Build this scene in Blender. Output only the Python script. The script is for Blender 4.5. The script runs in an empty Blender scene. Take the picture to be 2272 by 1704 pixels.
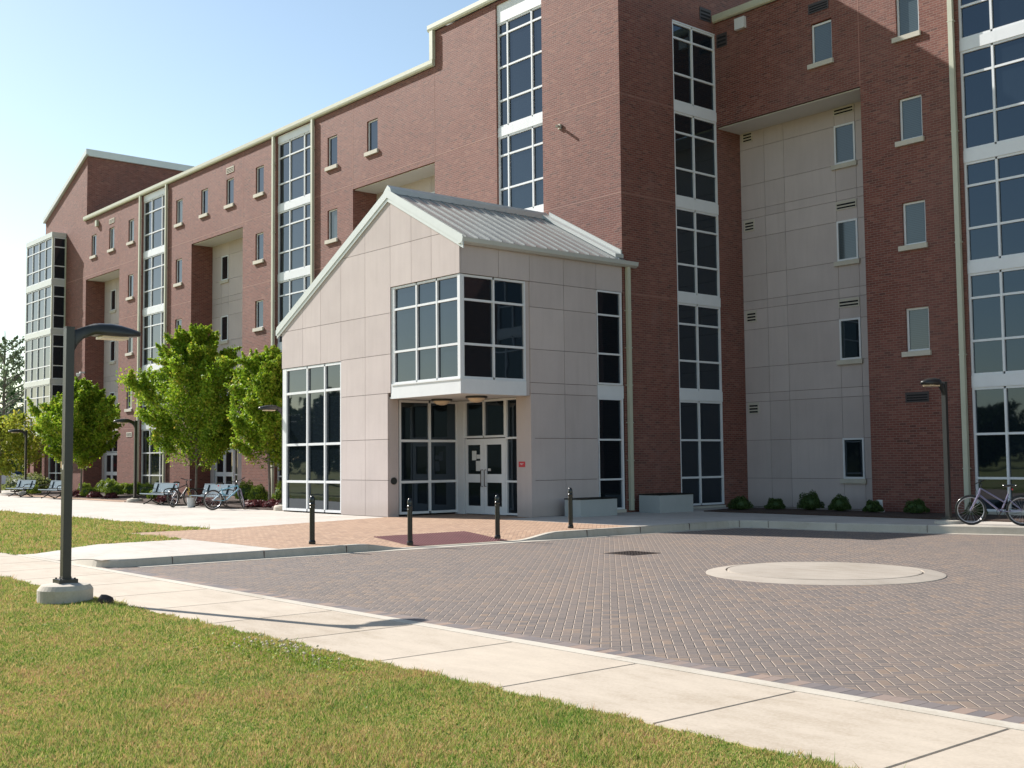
import bpy, bmesh, math, random
import numpy as np
from mathutils import Vector, Matrix
R = math.radians
S = bpy.context.scene
COL = S.collection
random.seed(7)

# ---------------------------------------------------------------- camera, world, sun, exposure
F_PX = 2577.0; PITCH = R(3.7526); ROLL = R(-0.577); YAW = R(-49.677)
cam_d = bpy.data.cameras.new('camera'); cam = bpy.data.objects.new('camera', cam_d); COL.objects.link(cam)
cam_d.sensor_width = 36.0; cam_d.lens = 36.0 * F_PX / 2272.0; cam_d.clip_start = 0.1; cam_d.clip_end = 3000
fwd = Vector((math.sin(YAW)*math.cos(PITCH), math.cos(YAW)*math.cos(PITCH), math.sin(PITCH)))
right = Vector((math.cos(YAW), -math.sin(YAW), 0)); up = right.cross(fwd)
cr, sr = math.cos(ROLL), math.sin(ROLL)
r2 = right*cr + up*sr; u2 = up*cr - right*sr
M = Matrix((r2, u2, -fwd)).transposed().to_4x4(); M.translation = Vector((0, 0, 1.55))
cam.matrix_world = M
S.camera = cam
SUN_TO = Vector((-1.0, -0.29, 0.75)).normalized()
world = bpy.data.worlds.new('World'); S.world = world; world.use_nodes = True
wn = world.node_tree; bg = wn.nodes['Background']
sky = wn.nodes.new('ShaderNodeTexSky'); sky.sky_type = 'NISHITA'; sky.sun_disc = False
sky.sun_elevation = math.asin(SUN_TO.z); sky.sun_rotation = math.atan2(SUN_TO.x, SUN_TO.y)
sky.altitude = 200; sky.air_density = 1.0; sky.dust_density = 0.5; sky.ozone_density = 1.0
tint = wn.nodes.new('ShaderNodeVectorMath'); tint.operation = 'MULTIPLY'; tint.inputs[1].default_value = (1.20, 1.155, 1.03)
wn.links.new(sky.outputs[0], tint.inputs[0]); wn.links.new(tint.outputs[0], bg.inputs['Color']); bg.inputs['Strength'].default_value = 0.092
sun_d = bpy.data.lights.new('sun', 'SUN'); sun = bpy.data.objects.new('sun', sun_d); COL.objects.link(sun)
sun_d.energy = 5.0; sun_d.angle = R(0.53); sun_d.color = (1.0, 0.955, 0.90)
sun.rotation_euler = (-SUN_TO).to_track_quat('-Z', 'Y').to_euler(); sun.location = (0, 0, 50)
S.view_settings.view_transform = 'Standard'; S.view_settings.look = 'None'
S.view_settings.exposure = 0.85; S.view_settings.gamma = 1
S.render.engine = 'CYCLES'
S.cycles.max_bounces = 6; S.cycles.diffuse_bounces = 2; S.cycles.transparent_max_bounces = 6

# ---------------------------------------------------------------- materials
class N:
    """tiny node-graph helper"""
    def __init__(s, name):
        s.m = bpy.data.materials.new(name); s.m.use_nodes = True
        s.t = s.m.node_tree; s.b = s.t.nodes['Principled BSDF']; s.o = s.t.nodes['Material Output']
    def n(s, ty, **kw):
        d = s.t.nodes.new(ty)
        for k, v in kw.items(): setattr(d, k, v)
        return d
    def l(s, a, b): s.t.links.new(a, b)
    def put(s, v, sock):
        if isinstance(v, bpy.types.NodeSocket): s.l(v, sock)
        else: sock.default_value = v
    def M(s, op, a, b=0.0, c=None):
        d = s.n('ShaderNodeMath', operation=op); s.put(a, d.inputs[0]); s.put(b, d.inputs[1])
        if c is not None: s.put(c, d.inputs[2])
        return d.outputs[0]
    def V(s, op, a, b=(0, 0, 0)):
        d = s.n('ShaderNodeVectorMath', operation=op); s.put(a, d.inputs[0]); s.put(b, d.inputs[1]); return d.outputs[0]
    def pos(s): return s.n('ShaderNodeNewGeometry').outputs['Position']
    def sep(s, v):
        d = s.n('ShaderNodeSeparateXYZ'); s.l(v, d.inputs[0]); return d.outputs
    def comb(s, x, y, z):
        d = s.n('ShaderNodeCombineXYZ'); s.put(x, d.inputs[0]); s.put(y, d.inputs[1]); s.put(z, d.inputs[2]); return d.outputs[0]
    def noise(s, vec, scale, detail=3, rough=0.55):
        d = s.n('ShaderNodeTexNoise'); s.l(vec, d.inputs['Vector']); d.inputs['Scale'].default_value = scale
        d.inputs['Detail'].default_value = detail; d.inputs['Roughness'].default_value = rough; return d.outputs[0]
    def white(s, vec):
        d = s.n('ShaderNodeTexWhiteNoise', noise_dimensions='3D'); s.l(vec, d.inputs['Vector']); return d.outputs
    def ramp(s, f, stops):
        d = s.n('ShaderNodeValToRGB'); s.l(f, d.inputs[0]); e = d.color_ramp.elements
        while len(e) < len(stops): e.new(0.5)
        for el, (p, c) in zip(e, stops): el.position = p; el.color = (*c, 1)
        return d.outputs[0]
    def mix(s, f, a, b, bt='MIX'):
        d = s.n('ShaderNodeMix', data_type='RGBA', blend_type=bt); s.put(f, d.inputs[0])
        for v, k in ((a, 6), (b, 7)):
            if isinstance(v, tuple): d.inputs[k].default_value = (*v, 1)
            else: s.l(v, d.inputs[k])
        return d.outputs[2]
    def step(s, v, lo, hi):
        d = s.n('ShaderNodeMapRange', interpolation_type='SMOOTHSTEP'); s.put(v, d.inputs[0])
        d.inputs[1].default_value = lo; d.inputs[2].default_value = hi; return d.outputs[0]
    def bump(s, h, st, dist, nrm=None):
        d = s.n('ShaderNodeBump'); s.l(h, d.inputs['Height']); d.inputs['Strength'].default_value = st
        d.inputs['Distance'].default_value = dist
        if nrm: s.l(nrm, d.inputs['Normal'])
        s.l(d.outputs[0], s.b.inputs['Normal']); return d.outputs[0]
    def done(s, col, rough=0.7, metal=0.0, spec=0.5):
        s.put(col if not isinstance(col, tuple) else (*col, 1), s.b.inputs['Base Color'])
        s.put(rough, s.b.inputs['Roughness']); s.b.inputs['Metallic'].default_value = metal
        s.b.inputs['Specular IOR Level'].default_value = spec
        return s.m

def scaled(c, k): return tuple(min(1, v*k) for v in c)
def simple(name, c, rough=0.6, metal=0.0, var=0.12, scale=3.0, bump=0.0, spec=0.5):
    g = N(name); p = g.pos(); n1 = g.noise(p, scale, 5); n2 = g.noise(p, scale*9, 3)
    f = g.M('ADD', g.M('MULTIPLY', n1, 0.65), g.M('MULTIPLY', n2, 0.35))
    col = g.ramp(f, [(0.3, scaled(c, 1-var)), (0.7, scaled(c, 1+var))])
    if bump: g.bump(n2, 0.4, bump)
    return g.done(col, rough, metal, spec)

def brick_mat():
    g = N('red_brick'); p = g.pos(); x, y, z = g.sep(p)
    nx = g.sep(g.n('ShaderNodeNewGeometry').outputs['True Normal'])[0]
    side = g.M('GREATER_THAN', g.M('ABSOLUTE', nx), 0.5)
    a = g.M('ADD', g.M('MULTIPLY', side, y), g.M('MULTIPLY', g.M('SUBTRACT', 1.0, side), x))
    v = g.comb(a, z, 0.0)
    bt = g.n('ShaderNodeTexBrick', offset=0.5, squash=1.0); g.l(v, bt.inputs['Vector'])
    bt.inputs['Color1'].default_value = (0.0, 0, 0, 1); bt.inputs['Color2'].default_value = (1, 1, 1, 1); bt.inputs['Mortar'].default_value = (0.5, .5, .5, 1)
    bt.inputs['Scale'].default_value = 1.0; bt.inputs['Brick Width'].default_value = 0.203; bt.inputs['Row Height'].default_value = 0.0667
    bt.inputs['Mortar Size'].default_value = 0.0085; bt.inputs['Mortar Smooth'].default_value = 0.2; bt.inputs['Bias'].default_value = 0.0
    rnd = g.sep(bt.outputs['Color'])[0]
    bc = g.ramp(rnd, [(0.0, (.085, .028, .022)), (0.10, (.138, .041, .030)), (0.5, (.172, .050, .035)), (0.88, (.202, .064, .045)), (1.0, (.25, .100, .070))])
    big = g.noise(p, 0.35, 4); fine = g.noise(p, 30, 3)
    bc = g.mix(g.step(big, 0.3, 0.7), bc, g.mix(0.15, bc, (.38, .25, .22)))
    bc = g.mix(g.M('MULTIPLY', fine, 0.25), bc, (.13, .055, .045))
    stk = g.noise(g.V('MULTIPLY', p, (2.2, 2.2, .16)), 1.3, 5, .62); bc = g.mix(g.M('MULTIPLY', g.step(stk, .5, .72), .28), bc, (.085, .038, .032))
    eff = g.step(g.noise(p, .9, 5, .7), .58, .76); bc = g.mix(g.M('MULTIPLY', eff, .14), bc, (.42, .33, .30))
    col = g.mix(bt.outputs['Fac'], bc, (.225, .140, .112))
    h = g.M('ADD', g.M('MULTIPLY', g.M('SUBTRACT', 1.0, bt.outputs['Fac']), 1.0), g.M('MULTIPLY', fine, 0.3))
    g.bump(h, 0.55, 0.006)
    return g.done(col, 0.72, 0, 0.28)

def precast_mat():
    g = N('precast_concrete'); p = g.pos()
    w = g.n('ShaderNodeNewGeometry').outputs['Random Per Island']
    n1 = g.noise(p, 0.9, 5); n2 = g.noise(p, 60, 2)
    st = g.noise(g.V('MULTIPLY', p, (3.0, 3.0, 0.25)), 1.6, 4)
    f = g.M('ADD', g.M('MULTIPLY', n1, .4), g.M('ADD', g.M('MULTIPLY', st, .3), g.M('ADD', g.M('MULTIPLY', n2, .2), g.M('MULTIPLY', w, .20))))
    col = g.ramp(f, [(0.3, (.430, .370, .350)), (0.70, (.55, .478, .452))])
    z_ = g.sep(p)[2]; base = g.M('MULTIPLY', g.step(g.M('ADD', z_, g.M('MULTIPLY', n1, -.5)), .25, -.15), .35); col = g.mix(base, col, (.30, .24, .20))
    run = g.step(st, .56, .74); col = g.mix(g.M('MULTIPLY', run, .22), col, (.33, .28, .255))
    g.bump(n2, 0.35, 0.003)
    return g.done(col, 0.85, 0, 0.3)

def glass_mat():
    g = N('window_glass'); p = g.pos()
    n1 = g.noise(p, 0.7, 2); g.bump(n1, 0.025, 0.12)
    w = g.n('ShaderNodeNewGeometry').outputs['Random Per Island']
    col = g.mix(w, (.005, .008, .010), (.010, .015, .020))
    m = g.done(col, 0.02, 0, 0.5); g.b.inputs['IOR'].default_value = 1.75; g.b.inputs['Specular Tint'].default_value = (.64, .80, 1, 1)
    return m

def blind_mat():
    g = N('glass_over_blind'); x, y, z = g.sep(g.pos()); w = g.n('ShaderNodeNewGeometry').outputs['Random Per Island']
    sl = g.M('FLOORED_MODULO', z, 0.05); k = g.step(sl, .0, .018)
    col = g.mix(g.M('MULTIPLY', k, .8), (.030, .042, .050), g.mix(w, (.060, .085, .095), (.085, .115, .125)))
    m = g.done(col, 0.05, 0, .5); g.b.inputs['IOR'].default_value = 1.6; return m

def concrete_mat(name, c, joint=None, warm=0.0):
    g = N(name); p = g.pos(); w = g.n('ShaderNodeNewGeometry').outputs['Random Per Island']
    n1 = g.noise(p, 0.55, 6, .6); n2 = g.noise(p, 45, 3); n3 = g.noise(g.V('MULTIPLY', p, (1, 3.0, 1)), 2.2, 5)
    f = g.M('ADD', g.M('MULTIPLY', n1, .42), g.M('ADD', g.M('MULTIPLY', n3, .28), g.M('ADD', g.M('MULTIPLY', n2, .22), g.M('MULTIPLY', w, .10))))
    col = g.ramp(f, [(0.32, (c[0]*.72, c[1]*.68, c[2]*.62)), (0.5, c), (0.66, scaled(c, 1.17))])
    spot = g.step(g.noise(p, 1.7, 5, .7), .62, .78); col = g.mix(g.M('MULTIPLY', spot, .25), col, scaled(c, .62))
    if joint:  # saw-cut joints every `joint` metres
        x, y, z = g.sep(p); ms = []
        for q, (sp, off) in zip((x, y), joint):
            fr = g.M('ABSOLUTE', g.M('SUBTRACT', g.M('FLOORED_MODULO', g.M('ADD', q, off), sp), sp/2))
            ms.append(g.M('GREATER_THAN', fr, sp/2-.006))
        col = g.mix(g.M('MULTIPLY', g.M('MAXIMUM', *ms), .6), col, scaled(c, .45))
    g.bump(n2, 0.3, 0.004)
    return g.done(col, 0.88, 0, 0.3)

def herring_mat(name, stops, unit, ang, jointc, tilt_amt=0.55, jw=0.0035):
    g = N(name); p = g.pos(); x, y, z = g.sep(p); ca, sa = math.cos(ang), math.sin(ang)
    u = g.M('DIVIDE', g.M('ADD', g.M('MULTIPLY', x, ca), g.M('MULTIPLY', y, sa)), unit)
    v = g.M('DIVIDE', g.M('ADD', g.M('MULTIPLY', x, -sa), g.M('MULTIPLY', y, ca)), unit)
    i = g.M('FLOOR', u); j = g.M('FLOOR', v); fu = g.M('SUBTRACT', u, i); fv = g.M('SUBTRACT', v, j)
    m = g.M('FLOORED_MODULO', g.M('SUBTRACT', i, j), 4.0)
    H = g.M('LESS_THAN', m, 1.5); Vv = g.M('SUBTRACT', 1.0, H)
    a1 = g.M('COMPARE', m, 1.0, 0.1); a2 = g.M('COMPARE', m, 2.0, 0.1)
    sel = lambda a, b: g.M('ADD', g.M('MULTIPLY', H, a), g.M('MULTIPLY', Vv, b))
    lon = sel(g.M('ADD', fu, a1), g.M('ADD', fv, a2)); sho = sel(fv, fu)
    e = g.M('MULTIPLY', g.M('MINIMUM', g.M('MINIMUM', lon, g.M('SUBTRACT', 2.0, lon)), g.M('MINIMUM', sho, g.M('SUBTRACT', 1.0, sho))), unit)
    rid = g.white(g.comb(g.M('SUBTRACT', i, g.M('MULTIPLY', H, a1)), g.M('SUBTRACT', j, g.M('MULTIPLY', Vv, a2)), 3.1))
    bc = g.ramp(g.sep(rid[1])[0], stops)
    big = g.noise(p, 0.35, 4); bc = g.mix(g.M('MULTIPLY', g.step(big, .35, .7), .25), bc, stops[-1][1])
    fine = g.noise(p, 25, 3); bc = g.mix(g.M('MULTIPLY', fine, .3), bc, scaled(stops[0][1], .8))
    spots = g.step(g.noise(p, 2.6, 4, .6), .66, .74); bc = g.mix(g.M('MULTIPLY', spots, .3), bc, scaled(stops[0][1], .55))
    jm = g.step(e, jw*.6, jw*1.5); col = g.mix(jm, jointc, bc)
    c = 0.0085/unit
    tl = g.M('SUBTRACT', g.M('GREATER_THAN', lon, 2-c), g.M('LESS_THAN', lon, c))
    ts = g.M('SUBTRACT', g.M('GREATER_THAN', sho, 1-c), g.M('LESS_THAN', sho, c))
    tu = sel(tl, ts); tv = sel(ts, tl)
    rx = g.M('SUBTRACT', g.white(g.V('ADD', rid[1], (1, 0, 0)))[0], .5); ry = g.M('SUBTRACT', g.white(g.V('ADD', rid[1], (0, 1, 0)))[0], .5)
    wx = g.M('SUBTRACT', g.M('MULTIPLY', tu, ca*tilt_amt), g.M('MULTIPLY', tv, sa*tilt_amt))
    wy = g.M('ADD', g.M('MULTIPLY', tu, sa*tilt_amt), g.M('MULTIPLY', tv, ca*tilt_amt))
    nv = g.V('NORMALIZE', g.comb(g.M('ADD', wx, g.M('MULTIPLY', rx, .05)), g.M('ADD', wy, g.M('MULTIPLY', ry, .05)), 1.0))
    g.bump(fine, 0.25, 0.004, nv)
    return g.done(col, 0.85, 0, 0.3)

def lawn_mat(name):
    g = N(name); p = g.pos(); n1 = g.noise(p, 0.6, 4); n2 = g.noise(p, 9, 4); n3 = g.noise(p, 60, 2)
    f = g.M('ADD', g.M('MULTIPLY', n1, .45), g.M('ADD', g.M('MULTIPLY', n2, .35), g.M('MULTIPLY', n3, .25)))
    col = g.ramp(f, [(.32, (.11, .15, .03)), (.46, (.20, .22, .055)), (.58, (.30, .25, .09)), (.72, (.34, .22, .11))])
    g.bump(n3, .6, .02); return g.done(col, 0.95, 0, 0.1)

def blade_mat():
    g = N('grass_blades'); p = g.pos(); rp = g.n('ShaderNodeNewGeometry').outputs['Random Per Island']
    n1 = g.noise(p, 1.1, 4); n2 = g.noise(p, 5.0, 3)
    n3 = g.noise(p, 14.0, 3)
    f = g.M('ADD', g.M('MULTIPLY', n1, .38), g.M('ADD', g.M('MULTIPLY', n2, .34), g.M('ADD', g.M('MULTIPLY', n3, .28), g.M('MULTIPLY', g.M('SUBTRACT', rp, .5), .40))))
    col = g.ramp(f, [(.33, (.12, .23, .035)), (.42, (.26, .34, .06)), (.50, (.41, .41, .11)), (.57, (.53, .45, .17)), (.67, (.56, .36, .17)), (.78, (.44, .26, .15))])
    g.done(col, 0.7, 0, 0.2)
    tr = g.n('ShaderNodeBsdfTranslucent'); g.l(col, tr.inputs[0]); mx = g.n('ShaderNodeMixShader'); mx.inputs[0].default_value = .35
    g.l(g.b.outputs[0], mx.inputs[1]); g.l(tr.outputs[0], mx.inputs[2]); g.l(mx.outputs[0], g.o.inputs[0]); return g.m

def leaf_mat(name, stops, trans=.4):
    g = N(name); p = g.pos(); rp = g.n('ShaderNodeNewGeometry').outputs['Random Per Island']
    f = g.M('ADD', g.M('MULTIPLY', g.noise(p, 1.3, 3), .5), g.M('MULTIPLY', rp, .5))
    col = g.ramp(f, stops); g.done(col, 0.6, 0, 0.3)
    tr = g.n('ShaderNodeBsdfTranslucent'); g.l(col, tr.inputs[0]); mx = g.n('ShaderNodeMixShader'); mx.inputs[0].default_value = trans
    g.l(g.b.outputs[0], mx.inputs[1]); g.l(tr.outputs[0], mx.inputs[2]); g.l(mx.outputs[0], g.o.inputs[0]); return g.m

BRICK = brick_mat(); PRE = precast_mat(); GLASS = glass_mat(); BLIND = blind_mat()
WHITE = simple('white_frame_paint', (.70, .71, .72), .35, var=.04)
CREAM = simple('cream_gutter_paint', (.48, .48, .37), .45, var=.06)
ROOFM = simple('standing_seam_metal', (.40, .41, .39), .32, .55, var=.06, scale=1.2)
FASC = simple('pale_fascia_metal', (.54, .56, .53), .4, .2, var=.05)
STONE = simple('sill_stone', (.52, .48, .40), .8, var=.1, bump=.003)
SEAL = simple('joint_sealant', (.33, .17, .135), .8, var=.1)
DARKJ = simple('panel_joint', (.13, .09, .075), .9)
DARK = simple('dark_interior', (.012, .012, .014), .9)
SOFF = simple('white_soffit', (.62, .62, .60), .7, var=.03)
CONC = concrete_mat('plaza_concrete', (.46, .42, .37), joint=((3.0, .4), (3.0, .2)))
WALK = concrete_mat('sidewalk_concrete', (.445, .378, .30))
KERBM = concrete_mat('kerb_concrete', (.46, .415, .345))
DISCM = concrete_mat('disc_concrete', (.345, .30, .25))
ROADM = herring_mat('grey_herringbone_pavers', [(0, (.125, .108, .100)), (.3, (.148, .124, .113)), (.6, (.163, .134, .119)), (.85, (.187, .145, .121)), (1, (.23, .165, .12))], .094, R(45), (.38, .30, .235), .85, .0044)
TANM = herring_mat('tan_herringbone_pavers', [(0, (.30, .195, .135)), (.4, (.385, .245, .16)), (.8, (.43, .285, .19)), (1, (.46, .31, .21))], .094, R(45), (.20, .135, .10), .5, .0045)
EDGEM = None
LAWN = lawn_mat('lawn_soil_and_grass'); BLADE = blade_mat()
MULCH = simple('brown_mulch', (.055, .032, .022), .95, var=.5, scale=14, bump=.03)
BARK = simple('pale_bark', (.20, .17, .14), .9, var=.25, scale=12)
DARKMETAL = simple('dark_bronze_metal', (.035, .036, .034), .38, .3, var=.1)
LENS = simple('lamp_lens', (.66, .52, .36), .3)
BLACKM = simple('black_gloss_paint', (.012, .014, .013), .22, .0, var=.1)
TACT = simple('brick_red_tactile_plate', (.20, .075, .075), .8, var=.15)
IRON = simple('cast_iron', (.06, .045, .04), .6, .6, var=.3, scale=20)
BENCHM = simple('blue_grey_bench_mesh', (.085, .125, .155), .4, .3, var=.08)
REDS = simple('red_sign', (.55, .03, .045), .5)
ASPH = simple('asphalt', (.06, .06, .062), .9, var=.15)
LEAF1 = leaf_mat('maple_leaves', [(.2, (.10, .19, .012)), (.42, (.22, .36, .02)), (.62, (.34, .47, .035)), (.84, (.52, .40, .07))])
LEAF2 = leaf_mat('far_tree_leaves', [(.3, (.13, .18, .10)), (.7, (.25, .32, .18))], .3)  # leaf colour greyed to stand in for distance haze and backlight
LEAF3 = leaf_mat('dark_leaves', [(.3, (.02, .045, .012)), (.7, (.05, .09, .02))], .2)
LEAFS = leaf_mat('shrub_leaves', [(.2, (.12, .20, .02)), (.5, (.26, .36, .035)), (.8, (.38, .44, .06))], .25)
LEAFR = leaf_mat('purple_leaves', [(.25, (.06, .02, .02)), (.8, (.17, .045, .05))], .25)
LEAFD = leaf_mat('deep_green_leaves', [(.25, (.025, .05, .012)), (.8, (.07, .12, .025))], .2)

# ---------------------------------------------------------------- mesh helpers
def fy(y0): return lambda a, d, z: (a, y0-d, z)     # wall facing -Y
def fx(x0): return lambda a, d, z: (x0+d, a, z)     # wall facing +X
ID = lambda x, y, z: (x, y, z)
class MB:
    def __init__(s): s.v = []; s.f = []; s.mi = []; s.cur = 0
    def add(s, vs, fs):
        o = len(s.v); s.v += [tuple(v) for v in vs]; s.f += [tuple(o+i for i in f) for f in fs]; s.mi += [s.cur]*len(fs); return s
    def box(s, x0, x1, y0, y1, z0, z1, mp=ID):
        vs = [mp(x, y, z) for x in (x0, x1) for y in (y0, y1) for z in (z0, z1)]
        return s.add(vs, [(0, 1, 3, 2), (4, 6, 7, 5), (0, 4, 5, 1), (2, 3, 7, 6), (0, 2, 6, 4), (1, 5, 7, 3)])
    def quad(s, a, b, c, d): return s.add([a, b, c, d], [(0, 1, 2, 3)])
    def prism(s, poly, d0, d1, mp):   # poly of (a,z) points, extruded between depths
        n = len(poly); vs = [mp(a, d0, z) for a, z in poly]+[mp(a, d1, z) for a, z in poly]
        return s.add(vs, [tuple(range(n)), tuple(range(2*n-1, n-1, -1))]+[(i, (i+1) % n, n+(i+1) % n, n+i) for i in range(n)])
    def tube(s, pts, r, n=8, cap=True):
        pts = [Vector(p) for p in pts]; k = len(pts); rs = r if isinstance(r, (list, tuple)) else [r]*k; vs = []; u = None
        for i, p in enumerate(pts):
            t = (pts[min(i+1, k-1)]-pts[max(i-1, 0)]).normalized()
            if u is None: u = t.cross(Vector((0, 0, 1)) if abs(t.z) < .9 else Vector((1, 0, 0))).normalized()
            else:
                u = (u-t*u.dot(t)).normalized()
            w = t.cross(u)
            vs += [p+(u*math.cos(2*math.pi*j/n)+w*math.sin(2*math.pi*j/n))*rs[i] for j in range(n)]
        fs = [(i*n+j, i*n+(j+1) % n, (i+1)*n+(j+1) % n, (i+1)*n+j) for i in range(k-1) for j in range(n)]
        if cap: fs += [tuple(range(n)), tuple(range((k-1)*n, k*n))]
        return s.add(vs, fs)
    def lathe(s, prof, n=24, c=(0, 0, 0)):
        vs = [(c[0]+r*math.cos(2*math.pi*j/n), c[1]+r*math.sin(2*math.pi*j/n), c[2]+z) for r, z in prof for j in range(n)]
        k = len(prof); fs = [(i*n+j, i*n+(j+1) % n, (i+1)*n+(j+1) % n, (i+1)*n+j) for i in range(k-1) for j in range(n)]
        if prof[0][0] > 1e-4: fs.append(tuple(range(n)))
        if prof[-1][0] > 1e-4: fs.append(tuple(range((k-1)*n, k*n)))
        return s.add(vs, fs)
    def torus(s, c, R_, r, axis='y', n=28, m=8):
        vs = []
        for i in range(n):
            a = 2*math.pi*i/n
            for j in range(m):
                b = 2*math.pi*j/m; q = R_+r*math.cos(b); h = r*math.sin(b)
                vs.append((c[0]+q*math.cos(a), c[1]+h, c[2]+q*math.sin(a)))
        return s.add(vs, [(i*m+j, i*m+(j+1) % m, ((i+1) % n)*m+(j+1) % m, ((i+1) % n)*m+j) for i in range(n) for j in range(m)])
    def wall(s, mp, a0, a1, z0, z1, holes=(), dep=.12, split=()):
        A = sorted({a0, a1, *[q for h in holes for q in h[:2] if a0 < q < a1]}); Z = sorted({z0, z1, *[q for h in holes for q in h[2:4] if z0 < q < z1]})
        for i in range(len(A)-1):
            for j in range(len(Z)-1):
                ca, cz = (A[i]+A[i+1])/2, (Z[j]+Z[j+1])/2
                if any(h[0] < ca < h[1] and h[2] < cz < h[3] for h in holes): continue
                s.quad(mp(A[i], 0, Z[j]), mp(A[i+1], 0, Z[j]), mp(A[i+1], 0, Z[j+1]), mp(A[i], 0, Z[j+1]))
        for h in holes:
            d = -(h[4] if len(h) > 4 else dep)
            for (p, q) in (((h[0], h[2]), (h[0], h[3])), ((h[1], h[2]), (h[1], h[3])), ((h[0], h[3]), (h[1], h[3])), ((h[0], h[2]), (h[1], h[2]))):
                s.quad(mp(p[0], 0, p[1]), mp(q[0], 0, q[1]), mp(q[0], d, q[1]), mp(p[0], d, p[1]))
        return s
    def build(s, name, mats, parent=None, loc=None, smooth=False, normals=False):
        mats = mats if isinstance(mats, (list, tuple)) else [mats]
        off = Vector(parent_origin(parent)) if parent else Vector((0, 0, 0))
        me = bpy.data.meshes.new(name)
        me.from_pydata([tuple(Vector(v)-off) for v in s.v], [], s.f)
        for m in mats: me.materials.append(m)
        if len(mats) > 1: me.polygons.foreach_set('material_index', s.mi)
        if normals:
            b = bmesh.new(); b.from_mesh(me); bmesh.ops.recalc_face_normals(b, faces=b.faces); b.to_mesh(me); b.free()
        if smooth: me.polygons.foreach_set('use_smooth', [True]*len(me.polygons))
        me.update()
        o = bpy.data.objects.new(name, me); COL.objects.link(o)
        if parent: o.parent = parent
        return o
def each(mb, name, mat, parent, size=8):
    out = []
    for k in range(0, len(mb.v), size):
        q = MB(); q.v = mb.v[k:k+size]; q.f = [tuple(i-k for i in f) for f in mb.f if k <= f[0] < k+size]; q.mi = [0]*len(q.f); out.append(q.build(name, mat, parent))
    return out
ORG = {}
def parent_origin(o):
    while o is not None:
        if o.name in ORG: return ORG[o.name]
        o = o.parent
    return (0, 0, 0)
def thing(name, label, cat, loc=(0, 0, 0), rz=0, group=None):
    o = bpy.data.objects.new(name, None); COL.objects.link(o); o.location = loc; o.rotation_euler[2] = rz
    o.empty_display_size = .2; tag(o, label, cat, group); return o
def tag(o, label, cat, group=None):
    o['label'] = label; o['category'] = cat
    if group: o['group'] = group
    return o
def struct(o, kind='structure'): o['kind'] = kind; return o
def kids(o): return [c for c in bpy.data.objects if c.parent == o]
def copy_tree(o, parent=None):
    c = o.copy(); COL.objects.link(c)
    if parent: c.parent = parent
    for ch in kids(o): copy_tree(ch, c)
    return c
def again(root, loc, rz, label):
    c = copy_tree(root); c.location = loc; c.rotation_euler[2] = rz; c['label'] = label; return c

# ---------------------------------------------------------------- ground
def sm(t): t = max(0, min(1, t)); return t*t*(3-2*t)
def road_z(y): return -.12-.05*max(0, min(1, (y-7)/16))
KX = -18.6
def kerb_drop(y):    # 0 = full kerb, 1 = flush with the road
    return sm((y-12.0)/1.1)*(1-sm((y-15.9)/1.2))
def west_z(x, y):
    if y < 9.5: return -.118*(1-sm((y-7.2)/1.5))*sm((-18.95-x)/2.0)
    return kerb_drop(y)*(road_z(y)+.012)*sm(1-(KX-x)/2.0)
def lawn_z(x, y): return -.008-.118*(1-sm((y-7.2)/1.5))
def sheet(name, mat, x0, x1, y0, y1, zf, step=.35, skirt=True, inside=None):
    mb = MB(); nx = max(1, int((x1-x0)/step)); ny = max(1, int((y1-y0)/step)); idx = {}
    def vid(i, j):
        if (i, j) not in idx:
            x = x0+(x1-x0)*i/nx; y = y0+(y1-y0)*j/ny; idx[i, j] = len(mb.v); mb.v.append((x, y, zf(x, y)))
        return idx[i, j]
    for i in range(nx):
        for j in range(ny):
            x = x0+(x1-x0)*(i+.5)/nx; y = y0+(y1-y0)*(j+.5)/ny
            if inside and not inside(x, y): continue
            mb.f.append((vid(i, j), vid(i+1, j), vid(i+1, j+1), vid(i, j+1))); mb.mi.append(0)
    return struct(mb.build(name, mat))
mb = MB(); mb.quad((-900, -900, -.30), (900, -900, -.30), (900, 900, -.30), (-900, 900, -.30)); struct(mb.build('ground', LAWN))
# far parking lot
mb = MB(); mb.quad((-190, 5, -.2), (-84, 5, -.2), (-84, 90, -.2), (-190, 90, -.2)); struct(mb.build('parking_lot', ASPH))
sheet('front_lawn', LAWN, -60, 12, -14, 5.5, lambda x, y: -.13, 2.0)
# front sidewalk: individual slabs
mb = MB(); xs = [-6.70+1.57*i for i in range(-20, 12)]
for x in xs:
    a, b, g = x+.006, x+1.564, .008
    z1 = -.12
    vs = [(a, 5.5, z1-.01), (b, 5.5, z1-.01), (b, 6.995, z1-.01), (a, 6.995, z1-.01), (a+g, 5.5+g, z1), (b-g, 5.5+g, z1), (b-g, 6.995-g, z1), (a+g, 6.995-g, z1),
          (a, 5.5, z1-.12), (b, 5.5, z1-.12), (b, 6.995, z1-.12), (a, 6.995, z1-.12)]
    mb.add(vs, [(4, 5, 6, 7), (0, 1, 5, 4), (1, 2, 6, 5), (2, 3, 7, 6), (3, 0, 4, 7), (8, 9, 1, 0), (9, 10, 2, 1), (10, 11, 3, 2), (11, 8, 0, 3)])
struct(mb.build('front_sidewalk', WALK))
mb = MB()
for i in range(16):
    x = -23.45+2.35*i; mb.box(x+.003, x+2.347, 7.003, 7.155, -.2, -.119)
struct(mb.build('road_edge_strip', KERBM))
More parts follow.
